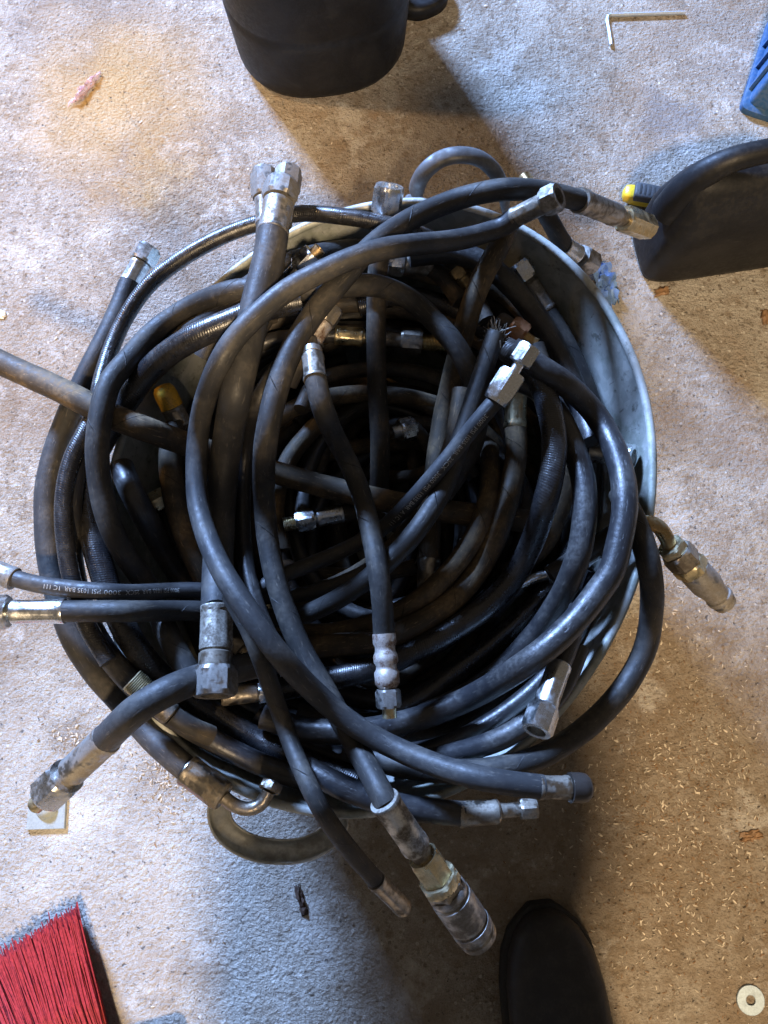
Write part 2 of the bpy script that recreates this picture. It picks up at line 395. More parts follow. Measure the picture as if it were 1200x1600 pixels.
HOSES = {}
def adj(px, py, z):
    q = P(px, py, z); e = tub_e(q[..., 0], q[..., 1])
    t = np.clip((1.0-e)/0.25, 0, 1); t = t*t*(3-2*t)
    return z-0.048*t*np.clip((np.asarray(z)-0.19)/0.06, 0, 1)
def hose(key, label, pts, r, m, z=270, e0=None, e1=None, group=None, text=None, maxz=None):
    r = r/1000.0
    zz = [q[2] if len(q) > 2 else None for q in pts]
    known = [i for i, q in enumerate(zz) if q is not None]
    zv = np.interp(range(len(pts)), known, [zz[i] for i in known]) if known else np.full(len(pts), z)
    p3 = np.array([(q[0], q[1], zq) for q, zq in zip(pts, zv)], float)
    p3[:, 2] /= 1000.0
    q3 = p3.copy(); q3[:, 2] *= 1000
    c = catmull(np.c_[q3[:, :2], q3[:, 2]*0.5], 5.0); px, py, zn = c[:, 0], c[:, 1], c[:, 2]*2/1000
    zn = adj(px, py, zn)
    # extend with fittings
    def ext(e, end):
        ex = []
        if not e: return ex
        last = (pts[-1] if end else pts[0]); lz = zn[-1] if end else zn[0]
        cur = (last[0], last[1], lz)
        for kind, tgt, *rest in e:
            if kind == 'S':
                tz = float(adj(tgt[0], tgt[1], tgt[2]/1000)) if len(tgt) > 2 else cur[2]
                ex.append(('S', cur, (tgt[0], tgt[1], tz), rest[0])); cur = (tgt[0], tgt[1], tz)
            else:
                pl = [cur]+[(a[0], a[1], (float(adj(a[0], a[1], a[2]/1000)) if len(a) > 2 else cur[2])) for a in tgt]
                ex.append(('T', pl, rest[0], rest[1])); cur = pl[-1]
        return ex
    x0, x1 = ext(e0, False), ext(e1, True)
    def pix(ex):
        o = []
        for e in ex:
            if e[0] == 'S':
                rm = max(sg[2] for sg in e[3])/1000
                n = max(2, int(math.hypot(e[2][0]-e[1][0], e[2][1]-e[1][1])/5))
                for t in np.linspace(0, 1, n+1)[1:]: o.append((e[1][0]+(e[2][0]-e[1][0])*t, e[1][1]+(e[2][1]-e[1][1])*t, e[1][2]+(e[2][2]-e[1][2])*t, rm))
            else:
                pl = catmull(np.array([(a[0], a[1], a[2]*500) for a in e[1]]), 5.0)
                for a in pl[1:]: o.append((a[0], a[1], a[2]/500, e[2]/1000))
        return o
    a0, a1 = pix(x0)[::-1], pix(x1)
    zt = need_z(px, py, zn, np.full(len(px), r)); fac = float(np.clip((CAMH-zt.mean())/0.645, 0.80, 1.04)); r *= fac
    a0 = [(q[0], q[1], q[2], q[3]*fac) for q in a0]; a1 = [(q[0], q[1], q[2], q[3]*fac) for q in a1]
    body = [(a, b, cc, r) for a, b, cc in zip(px, py, zn)]
    allp = np.array(a0+body+a1); n0, n1 = len(a0), len(a0)+len(body)
    zc = need_z(allp[:, 0], allp[:, 1], allp[:, 2], allp[:, 3])
    lift = zc-allp[:, 2]
    lift = gauss(mxf(lift, 9), 9)
    lift = np.maximum(lift, 0)
    zf = allp[:, 2]+lift
    mz = (maxz or 332)/1000.0; zf = np.where(zf > mz-0.02, (mz-0.02)+0.02*np.tanh(np.maximum(0, zf-(mz-0.02))/0.02), zf); lift = zf-allp[:, 2]
    # fittings stay straight: one lift for each end
    if n0: zf[:n0] = allp[:n0, 2]+lift[:n0+1].max()*0+lift[n0]
    if n1 < len(zf): zf[n1:] = allp[n1:, 2]+lift[n1-1]
    d0 = lift[n0]; d1 = lift[n1-1]
    W = P(allp[:, 0], allp[:, 1], zf)
    # smooth the body only slightly in space
    B = W[n0:n1]
    Reg.add(W, allp[:, 3])
    o = Vector(B[len(B)//2]); o = Vector((o.x, o.y, float(B[:, 2].min()-r)))
    rt = root('hydraulic_hose', o, label, 'hose', group)
    hb = tube('hose_body', B, r, M[m], rt, o, seg=20, wob=0.008)
    def build(ex, d, startp, tang):
        cur = np.array(startp)
        for e in ex:
            if e[0] == 'S':
                tip = P(e[2][0], e[2][1], e[2][2]+d); ax = tip-cur; L = np.linalg.norm(ax); ax = ax/L
                tot = sum(sg[1] for sg in e[3]); s = 0; first = None
                for i, sg in enumerate(e[3]):
                    l = L*sg[1]/tot; q = cur+ax*(s-(0.004 if sg[0] == 'fer' and s == 0 else 0.0004*i))
                    seg_piece(sg[0], q, ax, l+(0.004 if sg[0] == 'fer' and s == 0 else 0.0004*i), sg[2]/1000*fac, M[sg[3]], first or rt, o, i == len(e[3])-1 and e is ex[-1]); first = first or bpy.context.scene.collection.objects[-1]
                    s += l
                cur = tip
            else:
                pl = catmull(np.array([(a[0], a[1], (a[2]+d)*500) for a in e[1]]), 4.0)
                wp = P(pl[:, 0], pl[:, 1], pl[:, 2]/500); wp[0] = cur
                tube('bent_tube', wp, e[2]/1000*fac, M[e[3]], rt, o, seg=16); cur = wp[-1]
    build(x0, d0, B[0], None); build(x1, d1, B[-1], None)
    HOSES[key] = (B, r, rt, o)
    if text: hose_text(B, r, hb, o, *text)
    return rt

def hose_text(B, r, rt, o, string, s0, rev, a0, size):
    cu = bpy.data.curves.new('print', 'FONT'); cu.body = string; cu.size = size; cu.resolution_u = 2; cu.align_y = 'CENTER'
    to = bpy.data.objects.new('print_tmp', cu); C.objects.link(to)
    bpy.context.view_layer.update()
    dg = bpy.context.evaluated_depsgraph_get(); me = to.evaluated_get(dg).to_mesh()
    vx = np.array([v.co[:] for v in me.vertices]); fc = [tuple(p.vertices) for p in me.polygons]
    to.evaluated_get(dg).to_mesh_clear(); bpy.data.objects.remove(to)
    pts, s = resample(B, 0.003); T, S, N = frames(pts)
    ss = s0-vx[:, 0] if rev else s0+vx[:, 0]
    al = a0+vx[:, 1]/r if rev else a0-vx[:, 1]/r
    g = lambda A: np.stack([np.interp(ss, s, A[:, i]) for i in range(3)], 1)
    V = g(pts)+(r+0.00025)*(np.cos(al)[:, None]*g(N)+np.sin(al)[:, None]*g(S))
    keep = [f for f in fc if all(0 < ss[i] < s[-1] for i in f)]
    ob = mesh_obj('printed_text', V, keep, M['print'], rt, o, smooth=False)
    return ob

# ------------------------------------------------------------------ floor
def floor_mat():
    m, nt, b = new_mat('concrete'); k = NT(nt); p = k.pos()
    big = k.noise(p, 2.2, 5, 0.6); mid = k.noise(p, 11, 6, 0.65); fine = k.noise(p, 95, 6, 0.72); grit = k.noise(p, 520, 3, 0.7)
    col = k.mix(k.ramp(mid, 0.30, 0.70), (0.24, 0.20, 0.155), (0.41, 0.375, 0.32))
    col = k.mix(k.ramp(fine, 0.38, 0.70, 0, 0.75), col, (0.50, 0.47, 0.415))
    # aggregate grains
    ag = k.vor(p, 150, out='Color'); sp = k.n('ShaderNodeSeparateColor'); k.l(ag, sp.inputs[0])
    agd = k.vor(p, 150)
    grain = k.math('MULTIPLY', k.ramp(sp.outputs[0], 0.76, 0.82), k.ramp(agd, 0.28, 0.42, 1, 0))
    col = k.mix(k.math('MULTIPLY', grain, 0.78), col, (0.17, 0.135, 0.10))
    ag2 = k.vor(p, 62, out='Color'); sp2 = k.n('ShaderNodeSeparateColor'); k.l(ag2, sp2.inputs[0]); agd2 = k.vor(p, 62)
    gr2 = k.math('MULTIPLY', k.ramp(sp2.outputs[1], 0.80, 0.86), k.ramp(agd2, 0.18, 0.42, 1, 0))
    col = k.mix(k.math('MULTIPLY', gr2, 0.68), col, (0.20, 0.15, 0.10))
    gw = k.math('MULTIPLY', k.ramp(sp.outputs[1], 0.86, 0.90), k.ramp(agd, 0.22, 0.36, 1, 0)); col = k.mix(k.math('MULTIPLY', gw, 0.75), col, (0.72, 0.69, 0.63))
    # salt and pepper grain
    col = k.mix(k.ramp(grit, 0.52, 0.68, 0, 0.45), col, (0.62, 0.595, 0.55)); col = k.mix(k.ramp(grit, 0.47, 0.34, 0, 0.62), col, (0.19, 0.16, 0.13))
    # brown dirt in patches, more of it near the lower right corner of the floor
    dirt = k.ramp(k.noise(p, 5.0, 6, 0.68), 0.46, 0.66)
    def blob(px, py, rad, soft, wob=0.10, sc=9):
        c = PV(px, py); x = k.n('ShaderNodeVectorMath', operation='DISTANCE'); k.l(p, x.inputs[0]); x.inputs[1].default_value = c
        d = k.math('ADD', x.outputs['Value'], k.math('MULTIPLY', k.math('SUBTRACT', k.noise(p, sc, 5, 0.65), 0.5), wob*2))
        return k.ramp(d, rad-soft, rad+soft, 1.0, 0.0)
    lr = blob(1085, 1290, 0.27, 0.17, 0.24, 7)
    dk = k.math('MULTIPLY', k.ramp(k.noise(p, 48, 5, 0.7), 0.46, 0.60), 0.75)
    col = k.mix(k.math('MULTIPLY', k.math('MULTIPLY', dirt, 0.9), k.ramp(fine, 0.35, 0.6)), col, (0.27, 0.19, 0.12))
    col = k.mix(k.math('MULTIPLY', lr, dk), col, (0.15, 0.105, 0.065))
    col = k.mix(k.math('MULTIPLY', lr, 0.62), col, (0.245, 0.19, 0.13))
    big2 = k.math('MULTIPLY', k.ramp(k.noise(p, 2.6, 6, 0.7), 0.50, 0.62), k.ramp(fine, 0.30, 0.62, 0.25, 0.7)); col = k.mix(big2, col, (0.24, 0.20, 0.16))
    blo = k.noise(p, 17, 8, 0.74); blo2 = k.noise(p, 7.5, 8, 0.72)
    col = k.mix(k.ramp(blo, 0.51, 0.60, 0, 0.45), col, (0.22, 0.165, 0.11)); col = k.mix(k.ramp(blo2, 0.46, 0.38, 0, 0.55), col, (0.56, 0.54, 0.50))
    col = k.mix(k.ramp(k.noise(p, 38, 7, 0.75), 0.57, 0.63, 0, 0.55), col, (0.17, 0.13, 0.09))
    # cement-coloured oil spots with their own outlines
    oil = k.math('MAXIMUM', blob(1050, 185, 0.045, 0.025, 0.10, 12), k.math('MULTIPLY', blob(1000, 260, 0.03, 0.03, 0.08, 14), 0.6))
    col = k.mix(k.math('MULTIPLY', oil, k.ramp(fine, 0.3, 0.55, 0.35, 0.8)), col, (0.21, 0.20, 0.195))
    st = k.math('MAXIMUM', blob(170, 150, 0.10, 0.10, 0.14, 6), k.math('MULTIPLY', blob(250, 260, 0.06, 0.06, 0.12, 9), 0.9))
    col = k.mix(k.math('MULTIPLY', st, 0.7), col, (0.50, 0.32, 0.11))  # warm lamp glow at upper left, painted orange into the floor colour
    saw = k.math('MAXIMUM', blob(262, 1210, 0.036, 0.02, 0.05, 16), blob(110, 1150, 0.022, 0.015, 0.05, 18))
    col = k.mix(k.math('MULTIPLY', saw, k.ramp(fine, 0.35, 0.6, 0.3, 0.9)), col, (0.13, 0.085, 0.045))
    pd = k.math('MAXIMUM', blob(150, 500, 0.06, 0.06, 0.12, 10), blob(300, 330, 0.10, 0.09, 0.16, 8))
    col = k.mix(k.math('MULTIPLY', pd, k.math('MULTIPLY', k.ramp(k.noise(p, 60, 5, 0.7), 0.42, 0.6), 0.6)), col, (0.22, 0.155, 0.10))
    pk = blob(112, 1275, 0.03, 0.015, 0.04, 25)
    col = k.mix(k.math('MULTIPLY', pk, 0.55), col, (0.74, 0.73, 0.70))
    lw = blob(110, 1340, 0.20, 0.14, 0.16, 6); col = k.mix(k.math('MULTIPLY', lw, 0.30), col, (0.66, 0.64, 0.60))  # cleaner, paler patch; brightness where both lights fall is painted in
    # dark pits
    pits = k.math('MULTIPLY', k.ramp(k.noise(p, 150, 4, 0.7), 0.62, 0.71), 0.80)
    col = k.mix(pits, col, (0.10, 0.08, 0.065))
    # hairline cracks
    mp = k.n('ShaderNodeVectorMath', operation='ADD'); wn = k.n('ShaderNodeTexNoise'); k.l(p, wn.inputs['Vector']); wn.inputs['Scale'].default_value = 7
    wv = k.n('ShaderNodeVectorMath', operation='SCALE'); k.l(wn.outputs['Color'], wv.inputs[0]); wv.inputs['Scale'].default_value = 0.10
    k.l(p, mp.inputs[0]); k.l(wv.outputs[0], mp.inputs[1])
    cr = k.vor(mp.outputs[0], 2.1, feature='DISTANCE_TO_EDGE')
    crm = k.math('MULTIPLY', k.ramp(cr, 0.0, 0.006, 1, 0), k.ramp(k.noise(p, 3.1, 3), 0.60, 0.68))
    col = k.mix(k.math('MULTIPLY', crm, 0.3), col, (0.12, 0.09, 0.07))
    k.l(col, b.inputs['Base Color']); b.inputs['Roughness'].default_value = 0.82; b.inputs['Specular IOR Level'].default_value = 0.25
    peb = k.noise(p, 230, 3, 0.6)
    h = k.math('ADD', k.math('ADD', k.math('MULTIPLY', fine, 0.9), k.math('MULTIPLY', peb, 0.85)), k.math('MULTIPLY', grit, 0.22))
    h = k.math('ADD', h, k.math('MULTIPLY', k.ramp(agd, 0.0, 0.6, 1, 0), 0.12))
    h = k.math('SUBTRACT', h, k.math('MULTIPLY', pits, 0.9)); h = k.math('SUBTRACT', h, crm)
    k.l(k.bump(h, 0.0050, 1.0), b.inputs['Normal'])
    return m
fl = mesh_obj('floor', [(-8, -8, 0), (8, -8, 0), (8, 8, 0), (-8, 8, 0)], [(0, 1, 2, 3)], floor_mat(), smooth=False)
fl['kind'] = 'structure'

# ------------------------------------------------------------------ tub
TO = Vector((TCX, TCY, 0))
tub = root('galvanised_tub', TO, 'oval galvanised metal tub full of hydraulic hoses', 'tub')
def ring_rows(rows, seg=128, ripple=0.0):
    V = []; F = []
    for (s, z) in rows:
        for j in range(seg):
            a = 2*math.pi*j/seg; q = s*(1+ripple*math.sin(a*5+1)+ripple*0.6*math.sin(a*11))
            V.append((*tub_pt(a, q), z))
    for i in range(len(rows)-1):
        for j in range(seg):
            k = (j+1) % seg; F.append((i*seg+j, i*seg+k, (i+1)*seg+k, (i+1)*seg+j))
    return V, F, seg
rows = [(TAPER-.02, 0.0), (TAPER, 0.0)]
for i in range(1, 9):
    z = ZR*i/8.0; rows.append((tub_scale(z)+(0.006 if i in (5,) else 0), z-0.002))
rows += [(0.996, ZR), (0.990, ZR)]
for i in range(8, 0, -1):
    z = ZR*i/8.0; rows.append((tub_scale(z)-0.008, z-0.003))
rows += [(TAPER-.012, 0.006)]
V, F, sg = ring_rows(rows, ripple=0.0012)
mesh_obj('tub_wall', V, F, M['galv'], tub, TO)
V, F, sg = ring_rows([(TAPER-.006, 0.004), (0.4, 0.005), (0.05, 0.005)]); F.append(tuple(range(2*sg, 3*sg)))
mesh_obj('tub_bottom', V, F, M['galv'], tub, TO)
V = []; F = []; n, q = 160, 10
for i in range(n):
    a = 2*math.pi*i/n; rw = 1+0.0012*math.sin(a*5+1)+0.0007*math.sin(a*11)
    for j in range(q):
        b = 2*math.pi*j/q; rr = 0.0042
        V.append((*tub_pt(a, rw, rr*math.cos(b)), ZR+rr*math.sin(b)))
for i in range(n):
    for j in range(q):
        F.append((i*q+j, ((i+1) % n)*q+j, ((i+1) % n)*q+(j+1) % q, i*q+(j+1) % q))
mesh_obj('rolled_rim', V, F, M['galv'], tub, TO)
M['strap'] = metal_mat('handle_strap_steel', (0.55, 0.56, 0.53), 0.42, dirt=(0.12, 0.105, 0.085), dirt_amt=0.6, thr=0.52, scale=45, metallic=0.7)
M['strap_dark'] = metal_mat('dark_handle_strap', (0.21, 0.215, 0.22), 0.45, dirt=(0.06, 0.055, 0.05), dirt_amt=0.6, thr=0.5, scale=45, metallic=0.7)
def strap(pix, width, ndir, mt='strap'):
    """a channel-section strap (edges rolled over) bent along the line of (px, py, z mm)"""
    c = catmull(np.array([(a, b, z*0.5) for a, b, z in pix], float), 6.0); pts = P(c[:, 0], c[:, 1], c[:, 2]*2/1000)
    pts, s = resample(pts, 0.004); T, _, _ = frames(pts)
    nd = Vector(ndir).normalized(); V = []; F = []; n = len(pts)
    sec = [(-1, -.42), (-.92, -.50), (-.80, -.46), (-.74, -.15), (-.5, .12), (0, .22), (.5, .12), (.74, -.15), (.80, -.46), (.92, -.50), (1, -.42), (.98, -.1), (.8, .2), (.45, .36), (0, .42), (-.45, .36), (-.8, .2), (-.98, -.1)]
    q = len(sec); mid = pts.mean(0)
    for i in range(n):
        t = Vector(T[i]); nv = (nd-t*nd.dot(t)).normalized(); wv = t.cross(nv); sg_ = 1
        e = min(1.0, 0.6+min(i, n-1-i)/6.0*0.4)
        for (x, y) in sec:
            V.append((Vector(pts[i])+wv*(sg_*x*width/2*e)+nv*(y*width/2*e))[:])
    for i in range(n-1):
        for j in range(q):
            k = (j+1) % q; F.append((i*q+j, i*q+k, (i+1)*q+k, (i+1)*q+j))
    F += [tuple(reversed(range(q))), tuple(range((n-1)*q, n*q))]
    return mesh_obj('handle', V, F, M[mt], tub, TO, sharp=50)
strap([(644, 330, 215), (648, 300, 255), (662, 268, 280), (690, 246, 292), (722, 240, 294), (754, 248, 288), (778, 272, 272), (790, 305, 245), (792, 335, 212)], 0.0165, (0.05, -0.10, 1.0), 'strap_dark')
strap([(350, 1222, 205), (343, 1270, 215), (352, 1298, 220), (385, 1322, 222), (430, 1332, 222), (478, 1328, 222), (512, 1310, 222), (528, 1290, 218), (524, 1258, 205)], 0.021, (0.0, -0.42, -0.9))

# ------------------------------------------------------------------ hoses, laid from the bottom of the heap to the top
def coil(i, cx, cy, ra, rb, z0, z1, turns, ph, r, m, label, group):
    n = int(110*turns); t = np.linspace(0, 1, n); a = ph+t*turns*2*math.pi
    wob = 1+0.06*np.sin(a*2.3+i)+0.04*np.sin(a*1.1+2*i)
    pts = np.stack([TCX+cx+ra*wob*np.cos(a), TCY+cy+rb*wob*np.sin(a), z0+(z1-z0)*t+0.012*np.sin(a*1.7+i)], 1)
    pts[:, 2] = np.maximum(pts[:, 2], r+0.008)
    s = tub_e(pts[:, 0], pts[:, 1]); lim = TAPER+(1-TAPER)*pts[:, 2]/ZR-(r+0.004)/0.25
    f = np.minimum(1, lim/s); pts[:, 0] = TCX+(pts[:, 0]-TCX)*f; pts[:, 1] = TCY+(pts[:, 1]-TCY)*f
    o = Vector((pts[0][0], pts[0][1], float(pts[:, 2].min()-r)))
    rt = root('hydraulic_hose', o, label, 'hose', group)
    tube('hose_body', pts, r, M[m], rt, o, seg=14); Reg.add(pts[::3], r)
for i in range(13):
    lv = i/12
    coil(i, random.uniform(-.02, .02), random.uniform(-.02, .02), random.uniform(.10, .20), random.uniform(.10, .20), 0.02+lv*0.10, 0.035+lv*0.12,
         random.uniform(0.8, 1.5), random.uniform(0, 6.28), random.uniform(.0065, .0095), random.choice(['deep', 'deep', 'brown', 'slick']), 'dark hose coiled at the bottom of the tub under all others', 'hoses coiled at the bottom of the tub')
for i in range(7):     # looser coils against the wall
    coil(20+i, random.uniform(-.012, .012), random.uniform(-.012, .012), random.uniform(.195, .235), random.uniform(.195, .235), 0.07+i*0.017, 0.085+i*0.017,
         random.uniform(0.7, 1.0), random.uniform(0, 6.28), random.uniform(.008, .0105), random.choice(['deep', 'slick', 'matte']), 'dark hose coiled low against the inside wall of the tub', 'hoses coiled against the tub wall')

for i in range(8):     # tight coils in the middle
    coil(40+i, random.uniform(-.05, .05), random.uniform(-.05, .05), random.uniform(.04, .11), random.uniform(.04, .11), 0.03+i*0.010, 0.05+i*0.011,
         random.uniform(0.9, 1.4), random.uniform(0, 6.28), random.uniform(.0065, .009), random.choice(['deep', 'deep', 'brown']), 'small tight coil of hose low in the middle of the tub', 'tight coils in the middle of the tub')

for i in range(9):     # half-loops at middle height
    coil(60+i, random.uniform(-.03, .03), random.uniform(-.03, .03), random.uniform(.08, .17), random.uniform(.08, .17), 0.125+i*0.006, 0.14+i*0.006,
         random.uniform(0.4, 0.8), random.uniform(0, 6.28), random.uniform(.0075, .0095), random.choice(['deep', 'brown', 'brown', 'slick']), 'half loop of dusty hose at middle depth in the tub', 'half loops at middle depth')

F1 = lambda m, r, nm=None, nr=None: [('fer', 3, r, m), ('hex', 2, nr or r*1.2, nm or m)]

# deep fittings and hoses
hose('p1', 'thin dark hose arching across the deep middle of the tub', [(470, 640, 150), (490, 600, 165), (530, 583, 170), (590, 577, 172), (650, 582, 170), (700, 600, 165), (740, 640, 150)], 7.5, 'deep')
hose('p2', 'dark hose with yellow-plated coupling lying across the upper middle', [(390, 545, 175), (430, 530, 185), (480, 525, 190), (530, 524, 190)], 7.5, 'slick',
     e1=[('S', (705, 538, 188), [('fer', 34, 9.5, 'gold'), ('neck', 12, 6, 'gold'), ('cyl', 40, 8, 'dirty'), ('hex', 28, 11.5, 'dirty'), ('thr', 40, 8.5, 'gold')])])
hose('p3', 'hose end with blue-lit nut deep in the centre beside the vertical hose', [(690, 745, 130), (672, 700, 140), (655, 677, 148), (646, 668, 150)], 7, 'deep',
     e1=[('S', (612, 676, 158), [('hex', 26, 10.5, 'chrome'), ('neck', 14, 6.5, 'zinc')])])
hose('p4', 'hose end with pale nut and long ferrule low in the left centre', [(640, 830, 175), (600, 812, 180), (565, 802, 184), (530, 803, 186)], 8, 'deep',
     e1=[('S', (443, 820, 190), [('fer', 34, 8.5, 'zinc'), ('neck', 4, 6, 'zinc'), ('hex', 26, 10.5, 'chrome'), ('thr', 18, 7, 'gold')])])
hose('p5', 'brown hose curving through the dark left of the centre', [(520, 640, 150), (480, 680, 158), (450, 720, 162), (430, 790, 165), (440, 860, 165)], 9, 'brown', maxz=190)
hose('p6', 'thin hose piece crossing the floor of the tub by the vertical hose', [(610, 745, 120), (650, 742, 128), (690, 725, 135), (740, 700, 135)], 6.5, 'brown')
hose('p7', 'dark hose end with steel nut under the left loops', [(330, 720, 170), (285, 760, 175), (262, 775, 178)], 8, 'deep', e1=[('S', (238, 788, 180), [('hex', 20, 9.5, 'gold')])])
hose('x7', 'glossy black hose with dashed highlight low in the right front of tub', [(900, 850, 190), (870, 905, 200), (825, 955, 210), (770, 1005, 215), (710, 1050, 218), (662, 1088, 220), (600, 1120, 215)], 9.5, 'shiny')
hose('x8', 'thin black hose low along the front right inside the rim', [(930, 900, 205), (900, 990, 225), (840, 1070, 225), (770, 1125, 225), (690, 1165, 228), (600, 1180, 225)], 8, 'slick')
hose('x9', 'dark hose low along the front wall below the rusty fitting', [(905, 1010, 205), (870, 1085, 215), (800, 1145, 222), (720, 1175, 228), (640, 1190, 232), (560, 1190, 232), (480, 1165, 228), (400, 1120, 222)], 9, 'slick')
hose('x6', 'brown dusty hose tucked under the outer right loop ending in a threaded sleeve', [(790, 900, 190), (850, 850, 200), (880, 780, 205), (900, 720, 212), (925, 705, 215)], 9.5, 'brown', e1=[('S', (990, 714, 222), [('cyl', 16, 10, 'zinc'), ('thr', 24, 11.5, 'chrome')])])
hose('el', 'short hose with bright elbow and nut under the right loops', [(770, 960, 215), (795, 930, 222), (812, 915, 226)], 7.5, 'slick',
     e1=[('T', [(835, 903, 230), (855, 898, 232)], 5, 'zinc'), ('S', (892, 888, 232), [('hex', 18, 8.5, 'chrome'), ('fer', 20, 8, 'zinc')])])
hose('el2', 'hose end with steel nut between the outer right loops', [(850, 960, 215), (890, 900, 225), (915, 870, 230)], 7.5, 'deep', e1=[('S', (950, 845, 236), [('fer', 20, 9, 'zinc'), ('hex', 16, 10, 'zinc')])])
hose('bk', 'dark hose following the back wall under the crossing hoses', [(320, 560, 200), (360, 480, 228), (430, 425, 238), (520, 395, 242), (620, 395, 240), (700, 420, 235), (770, 470, 225), (820, 540, 212)], 11, 'matte')
hose('bk2', 'glossy dark hose following the back wall below the others', [(560, 480, 200), (640, 462, 210), (710, 482, 215), (760, 520, 215), (800, 580, 210)], 9, 'shiny')
hose('bk3', 'brown hose crossing the back right of the tub', [(600, 400, 225), (660, 425, 230), (720, 440, 230), (780, 455, 225), (830, 500, 215)], 9.5, 'brown', maxz=225)
hose('nb', 'hose end with shining square-faced nut at the back left', [(400, 520, 215), (435, 465, 225), (455, 435, 232)], 8.5, 'deep', e1=[('S', (500, 388, 245), [('fer', 16, 9, 'zinc'), ('hex', 26, 11, 'chrome'), ('neck', 10, 6, 'brass')])])
hose('nr', 'hose end with rusty brown fitting at the upper left centre', [(450, 600, 190), (470, 560, 200), (488, 530, 206)], 8.5, 'deep', e1=[('S', (520, 480, 214), [('fer', 22, 9.5, 'rust'), ('hex', 18, 10.5, 'dirty')])])
hose('nm', 'hose end with dark nuts under crossing hoses at back centre', [(720, 470, 225), (690, 430, 232), (670, 415, 236)], 9, 'deep', maxz=235, e1=[('S', (608, 408, 240), [('fer', 30, 10.5, 'dirty'), ('hex', 18, 12, 'zinc')])])
hose('nq', 'hose end with small brown fitting near the back right wall', [(760, 500, 215), (740, 455, 225)], 8, 'deep', maxz=235, e1=[('S', (712, 418, 236), [('fer', 22, 9, 'brass'), ('hex', 14, 10, 'brass')])])

hose('t1', 'black hose down the right wall ending in a blue-grey nut and ferrule', [(945, 700, 200), (925, 630, 215), (900, 565, 228), (872, 512, 238), (851, 480, 244)], 8.8, 'matte', e1=[('S', (806, 412, 256), [('fer', 42, 9.8, 'dull'), ('neck', 6, 7, 'dull'), ('hex', 26, 12, 'zinc')])])
hose('t2', 'thick black hose sweeping from the back along the right wall', [(640, 400, 238), (700, 395, 244), (750, 408, 246), (790, 438, 246), (835, 490, 240), (872, 550, 232), (900, 612, 225), (925, 690, 210)], 10.5, 'slick', maxz=262)
hose('g', 'upright hose with shining nut at the back running down the centre', [(594, 388, 285), (590, 430, 270), (588, 500, 245), (589, 600, 215), (594, 690, 190), (592, 775, 170)], 9.6, 'deep',
     e0=[('S', (609, 290, 282), [('fer', 50, 10.2, 'dull'), ('neck', 4, 7, 'dull'), ('hex', 40, 12.5, 'chrome')])])
hose('pn', 'hose with orange rusted nut and black ball end under the chrome fitting', [(870, 640, 220), (850, 580, 232), (836, 540, 240)], 8.5, 'deep', maxz=262, e1=[('S', (776, 497, 252), [('neck', 20, 6.5, 'brass'), ('hex', 26, 11.5, 'orange'), ('cap', 22, 8.5, 'blackcap')])])
hose('w', 'straight dusty olive hose slanting down from the back right to a ferrule', [(795, 350, 275), (777, 390, 268), (753, 435, 258), (735, 483, 250), (722, 530, 245), (704, 600, 238), (690, 665, 232), (680, 735, 228), (673, 810, 226), (670, 880, 226)], 10.2, 'brown', maxz=300,
     e1=[('S', (668, 952, 226), [('fer', 1, 10.8, 'dirty')])])
hose('u', 'dark slick hose rising out of the left of the heap', [(190, 730, 205), (203, 762, 218), (228, 810, 228), (258, 865, 232), (292, 915, 232), (330, 960, 228), (380, 1010, 220)], 10.5, 'slick')
hose('s2', 'dark matte hose just inside the upper left loop', [(460, 462, 238), (400, 470, 244), (340, 492, 248), (280, 527, 250), (235, 570, 248), (200, 625, 244), (180, 690, 240)], 8.5, 'matte')
hose('s', 'glossy black hose with bright dashed highlight round the left side', [(470, 470, 240), (420, 480, 246), (367, 500, 250), (298, 530, 254), (246, 567, 256), (204, 617, 256), (172, 668, 256), (146, 720, 256), (136, 775, 256), (144, 835, 256), (160, 893, 256), (180, 950, 256),
     (203, 997, 256), (236, 1042, 256), (275, 1078, 252), (330, 1115, 248), (400, 1155, 244), (480, 1192, 240), (560, 1222, 236)], 11, 'shiny')
hose('v', 'dusty hose with yellow plastic cap on its end at the left', [(345, 960, 210), (318, 900, 222), (295, 850, 226), (277, 795, 228), (267, 740, 228), (268, 690, 228), (280, 658, 228)], 10.5, 'brown', maxz=238,
     e1=[('S', (252, 602, 232), [('fer', 24, 10.5, 'dirty'), ('cap', 34, 10.5, 'yellowcap')])])
hose('l2', 'dark hose between the loops at the left rim', [(182, 570, 245), (150, 640, 252), (125, 700, 256), (112, 770, 260), (110, 850, 262), (122, 925, 262), (148, 990, 262), (190, 1050, 260), (245, 1102, 256), (320, 1150, 252), (410, 1195, 248), (500, 1225, 242)], 9.5, 'slick')
hose('l0', 'thin glossy black hose looping wide over the upper left rim', [(700, 385, 268), (640, 360, 278), (583, 346, 282), (533, 338, 284), (467, 334, 286), (413, 346, 286), (350, 368, 284), (283, 405, 280), (233, 445, 276), (200, 490, 272), (177, 537, 268), (160, 588, 266),
     (150, 635, 264), (135, 672, 262), (113, 715, 262), (100, 775, 262), (101, 840, 262), (112, 905, 262), (135, 975, 260), (170, 1035, 256)], 7.6, 'shiny', maxz=300)
